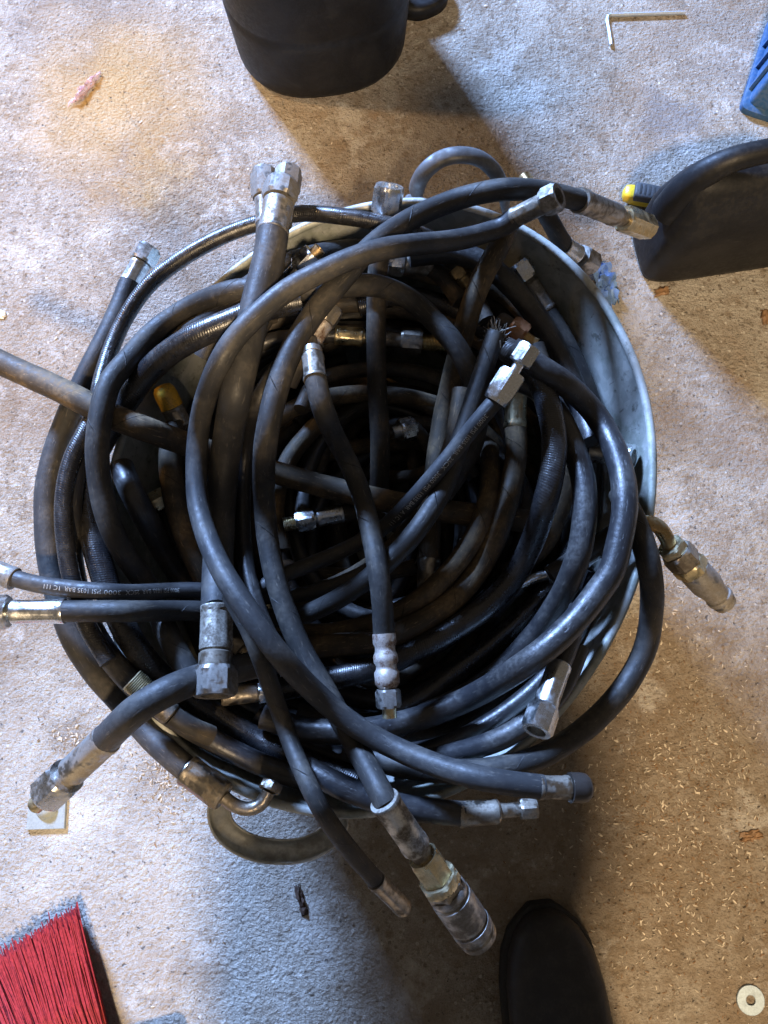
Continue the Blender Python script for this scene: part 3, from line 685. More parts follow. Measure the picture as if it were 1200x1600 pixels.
hose('l1', 'outermost left hose hanging outside the rim with elbow at the front', [(203, 442, 255), (182, 495, 255), (152, 555, 255), (124, 610, 255), (104, 655, 255), (86, 705, 255), (74, 755, 255), (72, 817, 255), (79, 885, 255), (96, 950, 255), (118, 1005, 255), (150, 1053, 255), (190, 1098, 255),
     (236, 1152, 255), (272, 1185, 258), (298, 1207, 260)], 10.2, 'grey',
     e0=[('S', (233, 388, 255), [('fer', 34, 9.6, 'zinc'), ('hex', 24, 11.5, 'zinc')])],
     e1=[('S', (350, 1246, 264), [('fer', 1, 12, 'dirty')]), ('T', [(366, 1258, 264), (388, 1264, 264), (408, 1256, 264), (420, 1236, 266)], 5.5, 'dirty'), ('S', (426, 1222, 268), [('hex', 1, 8.5, 'dirty')])])
hose('h', 'straight grey hose reaching in from the left edge over the rim', [(-60, 535, 275), (0, 566, 276), (100, 612, 278), (170, 648, 276), (240, 675, 270), (300, 697, 262), (360, 717, 250), (430, 738, 240), (500, 758, 234), (560, 773, 230), (630, 788, 226), (720, 802, 220), (830, 815, 212)], 11.0, 'brown', maxz=300)
hose('i', 'big matte loop running round the left and arching over the back centre', [(300, 1060, 240), (262, 990, 258), (235, 925, 264), (205, 880, 268), (178, 835, 270), (160, 778, 272), (152, 710, 274), (157, 650, 278), (172, 598, 280), (203, 560, 280), (237, 522, 278), (285, 487, 276), (340, 462, 270), (385, 452, 264), (440, 452, 260), (490, 453, 258), (540, 447, 258),
     (590, 447, 258), (636, 465, 258), (680, 503, 258), (716, 546, 256), (740, 598, 254), (748, 645, 250), (740, 692, 242), (718, 735, 230), (690, 775, 215)], 9.8, 'matte', maxz=322)
hose('m1', 'dusty brown hose sweeping from the left centre under the diagonal printed hose', [(430, 945, 205), (490, 928, 215), (550, 902, 222), (610, 860, 226), (655, 808, 226), (690, 745, 224), (712, 680, 218), (722, 610, 208)], 9.2, 'brown', maxz=262)
hose('m2', 'brown hose low in the front centre curving below the rusty fitting', [(420, 985, 205), (500, 990, 215), (580, 975, 220), (650, 940, 222), (705, 890, 222), (745, 830, 220), (765, 765, 214), (765, 700, 205)], 9.4, 'brown', maxz=258)
hose('n1', 'printed thin hose entering from the left edge above the thicker one', [(16, 902, 292), (60, 913, 292), (120, 921, 290), (200, 926, 288), (300, 922, 282), (400, 932, 268), (463, 930, 258), (533, 911, 250), (580, 888, 246), (630, 850, 240), (670, 800, 230)], 7.0, 'grey', maxz=312,
     e0=[('S', (-60, 872, 292), [('fer', 1, 9.2, 'dull')])], text=('3000 PSI 1035 BAR  2SCX  3000 PSI 1035 BAR  1C 111', 0.155, True, 0.1, 0.0052))
hose('n2', 'thick hose with bright ferrule and nut at the left edge', [(94, 955, 286), (150, 955, 284), (230, 955, 280), (315, 955, 274), (400, 965, 266), (467, 962, 260), (520, 940, 256), (567, 910, 254), (612, 872, 252), (650, 830, 252), (688, 772, 252), (716, 700, 252), (738, 632, 252), (757, 574, 254), (774, 522, 258)], 8.8, 'matte', maxz=312,
     e0=[('S', (-30, 957, 290), [('fer', 74, 9.8, 'chrome'), ('neck', 4, 7, 'zinc'), ('hex', 40, 12.5, 'zinc')])])
_B, _r, _rt, _o = HOSES['n2']; V = []; F = []      # frayed end
_e = _B[-1]; _t = _B[-1]-_B[-6]; _t /= np.linalg.norm(_t)
for i in range(70):
    a = random.uniform(0, 6.28); rr = _r*random.uniform(.3, 1.0); b = _e-_t*.004+np.array([math.cos(a), math.sin(a)*.8, .5*math.sin(a+1)])*rr
    d = _t*random.uniform(.3, 1)+np.array([random.gauss(0, .8), random.gauss(0, .8), random.gauss(.1, .5)]); d = d/np.linalg.norm(d)*random.uniform(.005, .016); k0 = len(V); w_ = .0005
    for c_ in (b, b+d*.5+np.array([0, 0, random.gauss(0, .002)]), b+d): V += [c_+np.array([w_, 0, 0]), c_+np.array([-w_*.5, w_*.9, 0]), c_+np.array([-w_*.5, -w_*.9, w_])]
    for q_ in (0, 3):
        for z_ in range(3): F.append((k0+q_+z_, k0+q_+(z_+1) % 3, k0+q_+3+(z_+1) % 3, k0+q_+3+z_))
fy = mesh_obj('frayed_wire', V, F, M['dirty'], _rt, _o, smooth=False); fy['kind'] = 'stuff'
hose('x1', 'dusty brown hose with gold ferrule curving right of the centre', [(805, 662, 262), (807, 705, 258), (797, 765, 252), (778, 830, 248), (748, 890, 246), (705, 940, 246), (655, 973, 246), (590, 1000, 244), (520, 1008, 240), (450, 1012, 236), (390, 1000, 228)], 10.3, 'brown', maxz=280,
     e0=[('S', (806, 600, 268), [('fer', 1, 10.8, 'gold')])])
hose('z', 'hose with bent brass tube and quick coupler hanging out over right rim', [(860, 900, 240), (905, 870, 250), (940, 848, 258), (965, 832, 264)], 9, 'deep',
     e1=[('T', [(990, 822, 268), (1012, 816, 268), (1030, 824, 264), (1042, 842, 258), (1046, 852, 254)], 6.2, 'brass'), ('S', (1134, 944, 220), [('hex', 13, 11, 'gold'), ('hex', 26, 12.5, 'dirty'), ('hex', 16, 13, 'gold'), ('male', 74, 13.5, 'dull')])])
hose('x5', 'dark hose looping outside the right rim near the floor edge', [(968, 770, 250), (992, 815, 256), (1008, 858, 256), (1018, 910, 252), (1018, 955, 250), (1009, 1010, 248), (981, 1066, 248), (940, 1115, 250), (892, 1155, 252), (835, 1186, 254), (770, 1202, 256), (700, 1205, 256), (620, 1195, 252), (540, 1170, 246)], 9.8, 'matte', maxz=300)
hose('x3', 'slick dark hose second from the outside of the right loops', [(800, 590, 240), (840, 608, 250), (872, 648, 258), (897, 702, 262), (912, 755, 264), (913, 810, 264), (905, 862, 264), (882, 922, 264), (850, 973, 262), (813, 1017, 260), (773, 1055, 256), (725, 1088, 250), (660, 1118, 244)], 10.2, 'slick', maxz=295)
hose('x2', 'glossy hose with dashed highlight forming the inner right loop', [(790, 545, 250), (818, 562, 260), (840, 590, 266), (857, 635, 270), (866, 685, 272), (862, 740, 272), (849, 795, 272), (829, 852, 272), (799, 907, 272), (757, 950, 272), (706, 985, 270), (645, 1018, 268), (583, 1045, 266), (507, 1062, 264), (440, 1076, 260), (415, 1080, 258)], 10.6, 'shiny', maxz=305,
     e1=[('S', (345, 1088, 258), [('hex', 12, 10, 'chrome'), ('cyl', 56, 8.5, 'dirty')])])
hose('ch', 'hose ending in bright chrome ferrule and nut below the right loops', [(905, 950, 236), (890, 1000, 246), (872, 1046, 252)], 8.8, 'slick', e1=[('S', (838, 1143, 262), [('fer', 58, 9.6, 'zinc'), ('hex', 34, 11.2, 'zinc')])])
hose('x4', 'thick outer loop hose sweeping round the right side of the heap', [(800, 545, 262), (838, 570, 270), (883, 600, 276), (926, 642, 280), (955, 690, 282), (972, 742, 284), (976, 795, 284), (967, 850, 284), (955, 893, 284), (932, 928, 284), (900, 968, 284), (865, 1003, 284), (817, 1040, 284), (750, 1082, 284), (684, 1112, 282), (627, 1130, 278), (560, 1142, 272), (480, 1140, 262), (410, 1120, 250)], 10.6, 'slick', maxz=318)
hose('tn', 'hose fitting with knurled end at the lower left beneath the elbowed hose', [(330, 1150, 240), (295, 1135, 252), (268, 1118, 258)], 8.5, 'deep', e1=[('S', (205, 1062, 266), [('cyl', 20, 9.5, 'dirty'), ('hex', 14, 11, 'dirty'), ('thr', 34, 10.5, 'gold')])])
hose('y', 'dark hose with tarnished ferrule along the front rim', [(470, 1195, 250), (540, 1232, 258), (610, 1256, 264), (680, 1268, 266), (724, 1272, 266)], 10, 'slick', e1=[('S', (838, 1262, 262), [('fer', 50, 10, 'dirty'), ('neck', 30, 6, 'dirty'), ('hex', 22, 8, 'dirty')])])
hose('d', 'short dark hose dropping outside the back right rim with grey fitting', [(834, 300, 262), (846, 322, 268), (860, 346, 262), (872, 368, 252), (884, 386, 238)], 8.8, 'matte', e0=[('S', (818, 276, 258), [('cyl', 1, 7, 'brass')])],
     e1=[('S', (925, 412, 205), [('fer', 22, 9.6, 'zinc'), ('neck', 6, 7, 'dull'), ('hex', 22, 11.5, 'dull')])])
hose('n3', 'thick curved hose with large steel nut pointing to lower left corner', [(440, 1030, 262), (370, 1045, 276), (312, 1060, 286), (262, 1080, 292), (215, 1108, 292), (182, 1138, 288), (163, 1158, 282)], 12.0, 'grey', maxz=330,
     e1=[('S', (56, 1258, 240), [('fer', 72, 12.6, 'dull'), ('neck', 8, 9.5, 'dull'), ('hex', 42, 15.5, 'zinc'), ('neck', 26, 7.5, 'gold')])])
hose('k', 'printed slim hose with chrome hexagonal fitting crossing the centre diagonally', [(773, 628, 290), (742, 664, 290), (700, 716, 288), (650, 774, 286), (598, 825, 284), (540, 858, 278), (480, 884, 270), (440, 900, 262), (400, 925, 250)], 7.2, 'grey', maxz=330,
     e0=[('S', (829, 541, 306), [('hexf', 62, 10.8, 'chrome'), ('neck', 20, 4.6, 'chrome'), ('hex', 34, 9.2, 'zinc')])],
     text=('3000 PSI 1035 BAR  2SCX  3000 PSI 1035 BAR  A 1C 111', 0.012, False, -0.42, 0.0056))
hose('r', 'slim hose with blue sheen beside the thick upright hose', [(500, 530, 220), (470, 545, 235), (440, 570, 248), (408, 620, 262), (388, 683, 270), (380, 750, 274), (380, 830, 274), (390, 910, 272), (414, 980, 266), (450, 1050, 250)], 7.4, 'slick', maxz=318)
hose('e2', 'hose with grey square nut at the back left beside the thick hose', [(385, 560, 262), (402, 460, 274), (413, 390, 284), (416, 345, 288)], 9.5, 'deep', maxz=312, e1=[('S', (412, 268, 288), [('fer', 30, 10.5, 'dull'), ('hex', 36, 12, 'dull')])])
hose('e3', 'hose with round grey nut peeking out behind the thick hose end', [(420, 500, 262), (432, 400, 278), (440, 345, 286)], 9, 'deep', maxz=318, e1=[('S', (452, 266, 284), [('fer', 30, 10.5, 'dull'), ('hex', 22, 12.5, 'dull')])])
hose('e', 'thickest grey hose with big hexagonal nuts at both ends left of centre', [(427, 358, 312), (420, 400, 312), (405, 460, 310), (388, 530, 308), (370, 610, 306), (354, 700, 304), (345, 790, 304), (341, 870, 306), (339, 955, 310)], 14.0, 'grey', maxz=336,
     e0=[('S', (441, 286, 298), [('fer', 46, 13.4, 'dull'), ('neck', 3, 10, 'dull'), ('hex', 28, 14.6, 'dull')])],
     e1=[('S', (335, 1088, 318), [('fer', 64, 13.6, 'worn'), ('cyl', 24, 14, 'dirty'), ('hex', 42, 16.6, 'dull')])])
hose('a', 'long matte hose crossing from the back right to the big coupler in front', [(908, 314, 292), (870, 304, 302), (830, 297, 312), (790, 296, 318), (750, 302, 322), (710, 313, 324), (667, 330, 324), (630, 349, 322), (600, 369, 320), (567, 398, 316), (535, 436, 312), (490, 490, 308), (452, 556, 306), (427, 630, 306), (414, 705, 306), (413, 785, 308), (422, 865, 310), (443, 945, 312), (474, 1020, 312), (510, 1082, 310), (545, 1146, 304), (578, 1206, 292), (604, 1256, 277)], 10.1, 'matte', maxz=345,
     e0=[('S', (1012, 356, 190), [('fer', 50, 11.8, 'dirty'), ('neck', 10, 9, 'dirty'), ('hex', 40, 12.5, 'gold')])],
     e1=[('S', (748, 1464, 205), [('fer', 88, 12.2, 'worn'), ('neck', 14, 9, 'dirty'), ('hex', 44, 12.6, 'gold'), ('hex', 14, 16.2, 'gold'), ('hex', 12, 15, 'dirty'), ('coup', 100, 17.6, 'dull')])])
hose('c', 'thin dark hose draped over the front rim beside the tub handle', [(360, 930, 262), (390, 985, 276), (412, 1040, 284), (436, 1110, 286), (466, 1190, 286), (505, 1270, 280), (548, 1330, 250), (590, 1378, 218)], 7.6, 'matte', e1=[('S', (632, 1420, 185), [('fer', 1, 8.6, 'dirty')])])
hose('j', 'hose with rusty crimped fitting standing over the centre of the heap', [(492, 588, 262), (502, 630, 278), (518, 672, 292), (542, 718, 304), (562, 765, 312), (577, 820, 320), (589, 880, 324), (597, 940, 326), (600, 990, 326)], 9.2, 'matte', maxz=352,
     e0=[('S', (486, 532, 250), [('fer', 36, 9.4, 'dirty'), ('cyl', 12, 8.5, 'dirty'), ('neck', 16, 5.5, 'dirty')])],
     e1=[('S', (609, 1122, 322), [('bulge', 86, 10.0, 'rust'), ('neck', 4, 7, 'dirty'), ('hex', 28, 9.5, 'dull'), ('neck', 16, 6, 'gold')])])
hose('b', 'topmost long hose curving from back right round the left to front', [(808, 338, 340), (784, 354, 340), (733, 371, 340), (690, 378, 340), (650, 382, 340), (605, 388, 340), (563, 399, 340), (510, 421, 338), (450, 453, 336), (400, 494, 336), (360, 538, 336), (332, 592, 336), (314, 652, 336), (307, 725, 336), (312, 800, 336), (342, 882, 336), (386, 952, 336), (434, 1020, 336), (490, 1080, 336), (555, 1134, 334), (633, 1176, 330), (710, 1205, 326), (785, 1222, 322), (848, 1230, 318)], 9.9, 'grey', maxz=364,
     e0=[('S', (874, 306, 338), [('fer', 44, 9.6, 'dirty'), ('hex', 24, 12, 'dull')])],
     e1=[('S', (922, 1231, 312), [('fer', 44, 9.6, 'dirty'), ('cap', 32, 12, 'blackcap')])])
print('hose heights:', {k: (round(float(v[0][:, 2].min())*1000), round(float(v[0][:, 2].max())*1000)) for k, v in HOSES.items()})

# ------------------------------------------------------------------ things on the floor round the tub
def rsec(hw, hd, e, n=40):
    t = np.linspace(0, 2*math.pi, n, endpoint=False); c, s = np.cos(t), np.sin(t)
    return np.stack([hw*np.sign(c)*np.abs(c)**e, hd*np.sign(s)*np.abs(s)**e], 1)
def loft(name, secs, mat, parent, origin, frame=None, sharp=60, smooth=True):
    """secs: list of (N,3) rings"""
    n = len(secs[0]); V = np.vstack(secs); F = []
    if frame is not None: V = np.array([(frame @ Vector(v))[:] for v in V])
    for i in range(len(secs)-1):
        for j in range(n):
            k = (j+1) % n; F.append((i*n+j, i*n+k, (i+1)*n+k, (i+1)*n+j))
    F += [tuple(reversed(range(n))), tuple(range((len(secs)-1)*n, len(secs)*n))]
    return mesh_obj(name, V, F, mat, parent, origin, sharp=sharp, smooth=smooth)
def ring(hw, hd, z, e=0.45, n=48, dx=0, dy=0):
    r = rsec(hw, hd, e, n); return np.c_[r[:, 0]+dx, r[:, 1]+dy, np.full(n, z)]
def frame_at(loc, xdir):
    x = Vector((xdir[0], xdir[1], 0)).normalized(); z = Vector((0, 0, 1)); y = z.cross(x)
    m = Matrix(((x.x, y.x, z.x, loc[0]), (x.y, y.y, z.y, loc[1]), (x.z, y.z, z.z, loc[2]), (0, 0, 0, 1))); return m

M['can'] = plain_mat('black_polyethylene', (0.010, 0.0105, 0.012), 0.50, var=0.2, scale=25, bump=0.0003, dust=(0.10, 0.09, 0.07), dust_amt=0.08, Specular_IOR_Level=0.22)
M['cap_red'] = plain_mat('dark_cap_plastic', (0.03, 0.03, 0.032), 0.4)
# tall canister at the top edge
o = PV(500, 48); can = root('plastic_canister', o, 'large black plastic canister standing at the top edge', 'canister')
fr = frame_at(o, (1, 0.16))
hw, hd = 0.124, 0.122
loft('canister_body', [ring(hw*.86, hd*.86, 0.0, .80), ring(hw*.95, hd*.95, .004, .80), ring(hw*.99, hd*.99, .014, .80), ring(hw*1.0, hd*1.0, .03, .80), ring(hw*1.03, hd*1.03, .09, .80), ring(hw*1.03, hd*1.03, .10, .80), ring(hw*1.015, hd*1.015, .104, .80), ring(hw*1.04, hd*1.04, .112, .80),
     ring(hw*1.07, hd*1.07, .30, .80), ring(hw*1.0, hd*1.0, .33, .80), ring(hw*.7, hd*.7, .35, .8), ring(hw*.35, hd*.35, .355, 1)], M['can'], can, o, fr, sharp=70)
lathe('screw_cap', (o.x-.02, o.y+.03, .352), (0, 0, 1), [(0, .03), (.002, .032), (.026, .031), (.030, .027)], M['cap_red'], can, o)
tube('handle', [(o.x+.05, o.y-.05, .335), (o.x+.05, o.y-.04, .385), (o.x+.05, o.y+.0, .395), (o.x+.05, o.y+.04, .385), (o.x+.05, o.y+.05, .335)], .012, M['can'], can, o)
# a flat lid peeping out beside it
o = PV(648, -12); c2 = root('plastic_lid', o, 'flat black plastic lid lying behind the large canister at top edge', 'lid')
fr = frame_at(o, (1, 0.5))
loft('lid_body', [ring(.040, .05, 0.001, .8), ring(.044, .054, .004, .8), ring(.044, .054, .018, .8), ring(.040, .050, .022, .8), ring(.034, .044, .0225, .8), ring(.033, .043, .020, .8)], M['can'], c2, o, fr)
loft('knob', [ring(.012, .014, .019, 1), ring(.013, .015, .028, 1), ring(.010, .012, .031, 1)], M['can'], c2, o, fr)

# jerrycan at the right edge
f0, f1 = PV(1004, 452), PV(1205, 421); xd = (f1-f0).normalized()
wd_, dp_ = 0.25, 0.095
yd = Vector((-xd.y, xd.x, 0)); o = f0+xd*(wd_/2)+yd*(dp_/2)
jc = root('jerrycan', o, 'black plastic jerrycan with moulded handle at the right edge', 'jerrycan')
fr = frame_at(o, xd); hw, hd = wd_/2, dp_/2
loft('can_body', [ring(hw*.94, hd*.86, 0, .34), ring(hw*.985, hd*.96, .004, .34), ring(hw, hd, .014, .34), ring(hw, hd, .085, .34), ring(hw*.985, hd*.97, .100, .36), ring(hw*.95, hd*.86, .122, .38),
     ring(hw*.92, hd*.70, .148, .42), ring(hw*.89, hd*.56, .162, .46), ring(hw*.86, hd*.42, .169, .5), ring(hw*.82, hd*.25, .172, .6)], M['can'], jc, o, fr, sharp=75)
hp = [(-hw*.93, 0, .105), (-hw*.90, 0, .140), (-hw*.80, 0, .170), (-hw*.64, 0, .187), (-hw*.40, 0, .194), (-hw*.05, 0, .196), (hw*.25, 0, .192), (hw*.36, 0, .175), (hw*.40, 0, .145)]
hp = catmull(np.array(hp)*1000, 6)/1000
tube('handle', [(fr @ Vector(q))[:] for q in hp], np.array([.022, .020, .0165, .0138, .013, .013, .0135, .0155, .019]), M['can'], jc, o, seg=24)
lathe('screw_cap', (fr @ Vector((hw*.68, 0, .145)))[:], (0, 0, 1), [(0, .021), (.002, .023), (.022, .022), (.026, .018)], M['cap_red'], jc, o)

# blue parts bin, upside down, upper right corner
M['blue'] = plain_mat('blue_plastic', (0.026, 0.085, 0.19), 0.45, var=0.12, scale=30, dust=(0.20, 0.22, 0.24), dust_amt=0.25)
A_, B_ = PV(1152, 176), PV(1196, 40); xd = (B_-A_).normalized(); L_ = .17; yd = Vector((-xd.y, xd.x, 0))*-1
o = A_+xd*(L_/2)+yd*.13
bn = root('parts_bin', o, 'blue ribbed plastic parts bin cut off at the right edge', 'bin')
fr = frame_at(o, xd)
loft('bin_body', [ring(L_/2-.006, .124, .003, .10), ring(L_/2-.008, .122, .012, .10), ring(L_/2-.022, .108, .125, .10), ring(L_/2-.026, .104, .13, .12)], M['blue'], bn, o, fr, sharp=40)
loft('rim_flange', [ring(L_/2, .13, 0.0, .10), ring(L_/2, .13, .009, .10), ring(L_/2-.004, .126, .011, .10)], M['blue'], bn, o, fr, sharp=40)
def box_pts(c, sx, sy, sz): return [(c[0]+a*sx, c[1]+b*sy, c[2]+d*sz) for a, b, d in ((-1,-1,-1),(1,-1,-1),(1,1,-1),(-1,1,-1),(-1,-1,1),(1,-1,1),(1,1,1),(-1,1,1))]
BF = [(0,3,2,1),(4,5,6,7),(0,1,5,4),(1,2,6,5),(2,3,7,6),(3,0,4,7)]
for t in (-.05, -.012, .026, .06):
    V = []
    for zz, off in ((.011, .1245), (.122, .1105)):
        for dx in (-.0025, .0025):
            for dy in (-.003, .003): V.append((fr @ Vector((t*(1 if zz < .05 else .86)+dx, off*1+dy, zz)))[:])
    mesh_obj('rib', V, [(0, 1, 3, 2), (4, 6, 7, 5), (0, 4, 5, 1), (2, 3, 7, 6), (0, 2, 6, 4), (1, 5, 7, 3)], M['blue'], bn, o, smooth=False)

# hexagonal key
M['key'] = metal_mat('key_steel', (0.50, 0.58, 0.65), 0.45, dirt_amt=0.25, metallic=0.5)
k0, k1, k2 = PV(955, 70, .003), PV(948, 24, .003), PV(1070, 20, .003)
pl = [k0, k0.lerp(k1, .5), k0.lerp(k1, .88), k1.lerp(k2, .03), k1.lerp(k2, .10), k1.lerp(k2, .5), k2]
pts = catmull(np.array([p[:] for p in pl])*1000, 3)/1000
ky = tube('hex_key', pts, .0027, M['key'], None, (float(k1.x), float(k1.y), 0), seg=6); ky.data.polygons.foreach_set('use_smooth', [False]*len(ky.data.polygons))
tag(ky, 'small L-shaped steel hex key lying on concrete near the top right', 'hex key')

# crumpled things
def crumple(name, c, ax, ay, amp, h, mat, label, cat, nx=18, ny=14, seed=0):
    V = []; F = []
    for i in range(nx):
        for j in range(ny):
            u, v = i/(nx-1)-.5, j/(ny-1)-.5
            q = mnoise.noise(Vector((u*4+seed, v*4, seed))); q2 = mnoise.noise(Vector((u*9, v*9+seed, 3.1))); q3 = mnoise.noise(Vector((u*5+9, v*5, seed+7)))
            e = (1-(2*u)**4*.5)*(1-(2*v)**4*.5)
            x = c+Vector(ax)*(u*(1+.5*q3))+Vector(ay)*(v*(1+.6*q))
            z = max(.0008, h*(0.30+abs(q)*1.5+abs(q2)*.6)*e)
            V.append((x.x+q2*amp, x.y+q*amp, z))
    for i in range(nx-1):
        for j in range(ny-1): F.append((i*ny+j, (i+1)*ny+j, (i+1)*ny+j+1, i*ny+j+1))
    ob = mesh_obj(name, V, F, mat, None, (c.x, c.y, 0), smooth=True, sharp=25)
    sm = ob.modifiers.new('sheet', 'SOLIDIFY'); sm.thickness = 0.0004
    return tag(ob, label, cat)
M['film'] = plain_mat('pink_clear_film', (0.80, 0.58, 0.64), 0.18, var=0.25, scale=120, Alpha=0.35)
crumple('candy_wrapper', PV(134, 142), (PV(158, 116)-PV(116, 172))*.72, (.017, .009, 0), .004, .008, M['film'], 'small pink transparent crumpled wrapper on the floor at upper left', 'wrapper', seed=2)
M['bluefilm'] = plain_mat('blue_plastic_scrap', (0.18, 0.32, 0.62), 0.25, var=0.35, scale=60, Alpha=0.9)
crumple('plastic_scrap', PV(937, 440), PV(952, 470)-PV(922, 400), (.022, .006, 0), .005, .022, M['bluefilm'], 'crumpled blue plastic scrap beside the tub at upper right', 'plastic scrap', seed=5)
M['paper'] = plain_mat('white_paper', (0.75, 0.74, 0.70), 0.7)
crumple('paper_scrap', PV(-3, 491), (.022, -.004, 0), (.004, .012, 0), .001, .003, M['paper'], 'white paper scrap at the left edge of the photo', 'paper', 8, 6, seed=3)
M['leaf'] = plain_mat('dry_leaf', (0.24, 0.14, 0.07), 0.6, var=0.35, scale=90)
crumple('dry_leaf', PV(1172, 1306), (.024, .005, 0), (-.003, .010, 0), .002, .003, M['leaf'], 'dry brown leaf on the floor near the right edge', 'leaf', seed=8)
crumple('leaf_scrap', PV(1035, 456), (.020, .004, 0), (0, .012, 0), .002, .004, M['leaf'], 'brown leaf scrap in front of the jerrycan', 'leaf', 10, 8, seed=11)
crumple('leaf_scrap', PV(1199, 495), (.014, .004, 0), (0, .022, 0), .002, .004, M['leaf'], 'orange scrap at the right edge below the jerrycan', 'scrap', 8, 8, seed=13)
crumple('bark_sliver', PV(470, 1404), PV(478, 1430)-PV(464, 1382), (.007, .002, 0), .002, .005, plain_mat('bark', (0.05, 0.028, 0.018), 0.8, var=.4, scale=150), 'dark brown sliver of bark on the floor below the front handle', 'bark', 14, 6, seed=4)

# utility knife behind the jerrycan
M['yellow'] = plain_mat('yellow_knife_plastic', (0.72, 0.50, 0.03), 0.35)
M['grip'] = plain_mat('black_rubber_grip', (0.04, 0.042, 0.045), 0.6)
a_, b_ = PV(968, 311, 0), PV(1090, 334, 0); xd = (b_-a_).normalized(); o = a_
kn = root('utility_knife', o, 'yellow and black knife handle poking out left of the jerrycan', 'knife'); fr = frame_at(o, xd)
def xring(x, hy, hz, zc, e=.6, n=24):
    r = rsec(hy, hz, e, n); return np.c_[np.full(n, x), r[:, 0], r[:, 1]+zc]
loft('handle', [xring(.000, .004, .004, .014), xring(.003, .010, .008, .014), xring(.009, .0115, .009, .014), xring(.02, .012, .010, .014), xring(.07, .0115, .010, .014), xring(.11, .011, .010, .013), xring(.114, .006, .006, .013)], M['yellow'], kn, o, fr)
gp = loft('grip', [xring(.013, .0100, .006, .0215), xring(.015, .0125, .0075, .0215), xring(.05, .012, .0075, .0215), xring(.085, .011, .0065, .0215), xring(.088, .008, .005, .0215)], M['grip'], kn, o, fr)
for i in range(7): loft('grip_ridge', [xring(.019+i*.006, .0108, .0082, .0213), xring(.0215+i*.006, .0108, .0082, .0213)], M['grip'], gp, o, fr)

# fixing plate with bolt head, lower left
M['plate'] = metal_mat('painted_plate', (0.40, 0.45, 0.45), 0.5, dirt=(0.24, 0.25, 0.22), dirt_amt=0.5, metallic=0.3)
o = PV(75, 1264); pr = root('fixing_plate', o, 'small pale square plate with a domed bolt under the lower left nut', 'plate')
cs = [PV(43, 1296), PV(103, 1294), PV(106, 1238), PV(50, 1228)]; ctr = sum(cs, Vector())/4
V = [((c-ctr)*s+ctr+Vector((0, 0, z)))[:] for s, z in ((1, .0005), (1, .0035), (.97, .0042)) for c in cs]
F = [(i*4+j, i*4+(j+1) % 4, (i+1)*4+(j+1) % 4, (i+1)*4+j) for i in range(2) for j in range(4)]+[(8, 9, 10, 11)]
mesh_obj('base_plate', V, F, M['plate'], pr, o, smooth=False)
lathe('bolt_head', (o.x, o.y+.002, .004), (0, 0, 1), [(0, .013), (.001, .013), (.003, .0115), (.0055, .0085), (.007, .005), (.0075, .002)], M['plate'], pr, o)

# washer, lower right
o = PV(1172, 1562)
V = []; F = []; n = 48; prof = [(.0155, .0003), (.0155, .0016), (.0150, .0020), (.0055, .0020), (.0050, .0016), (.0050, .0003)]
for j in range(n):
    a = 2*math.pi*j/n
    for r_, z_ in prof: V.append((o.x+r_*math.cos(a), o.y+r_*math.sin(a), z_))
for j in range(n):
    for i in range(len(prof)): F.append((j*6+i, j*6+(i+1) % 6, ((j+1) % n)*6+(i+1) % 6, ((j+1) % n)*6+i))
wa = mesh_obj('washer', [(v[0], v[1], v[2]) for v in V], F, metal_mat('washer_zinc', (0.44, 0.54, 0.62), 0.42, dirt_amt=0.2, metallic=0.7), None, (o.x, o.y, 0), sharp=30)
tag(wa, 'pale steel washer lying flat in the lower right corner', 'washer')

# broom, lower left
M['red'] = plain_mat('red_bristles', (0.34, 0.028, 0.030), 0.35, var=0.25, scale=300, bump=0.0)
M['broomhead'] = plain_mat('broom_head_plastic', (0.05, 0.05, 0.055), 0.45)
o = PV(60, 1660); br = root('broom', o, 'red bristled broom end in the lower left corner', 'broom')
V = []; F = []
for i in range(2600):
    s = random.random(); lay = random.random()
    tip = P(118-230*s+random.gauss(0, 5 if random.random() < .12 else 2.5), 1428+142*s+random.gauss(0, 9)+lay*6, .003+lay*.030)
    ro = P(188-185*s+random.gauss(0, 2), 1690+60*s, .022+lay*.026)
    mid = (tip+ro)/2+np.array([random.gauss(0, .0022), random.gauss(0, .0022), .004+random.gauss(0, .003)])
    d = (tip-ro); d /= np.linalg.norm(d); sx = np.cross(d, [0, 0, 1]); sx /= np.linalg.norm(sx); sz = np.cross(sx, d); b0 = len(V); rr = random.uniform(.0005, .0008)
    for c in (ro, mid, tip):
        for q in range(3): V.append(c+rr*(math.cos(q*2.094+1.57)*sz+math.sin(q*2.094+1.57)*sx))
    for k2_ in range(2):
        for q in range(3): F.append((b0+k2_*3+q, b0+k2_*3+(q+1) % 3, b0+k2_*3+3+(q+1) % 3, b0+k2_*3+3+q))
    F.append((b0+6, b0+7, b0+8))
bo = mesh_obj('bristles', V, F, M['red'], br, o, smooth=False); bo['kind'] = 'stuff'
h0, h1 = PV(205, 1690, .035), PV(-40, 1760, .035); xd = (h1-h0).normalized(); fr = frame_at((h0+h1)/2-Vector((0, 0, .035)), xd)
loft('broom_head', [np.c_[np.full(24, x), rsec(.022*f, .026*f, .5, 24)+np.array([-.0, .034])] for x, f in ((-.14, .8), (-.135, 1), (.135, 1), (.14, .8))], M['broomhead'], br, o, fr)

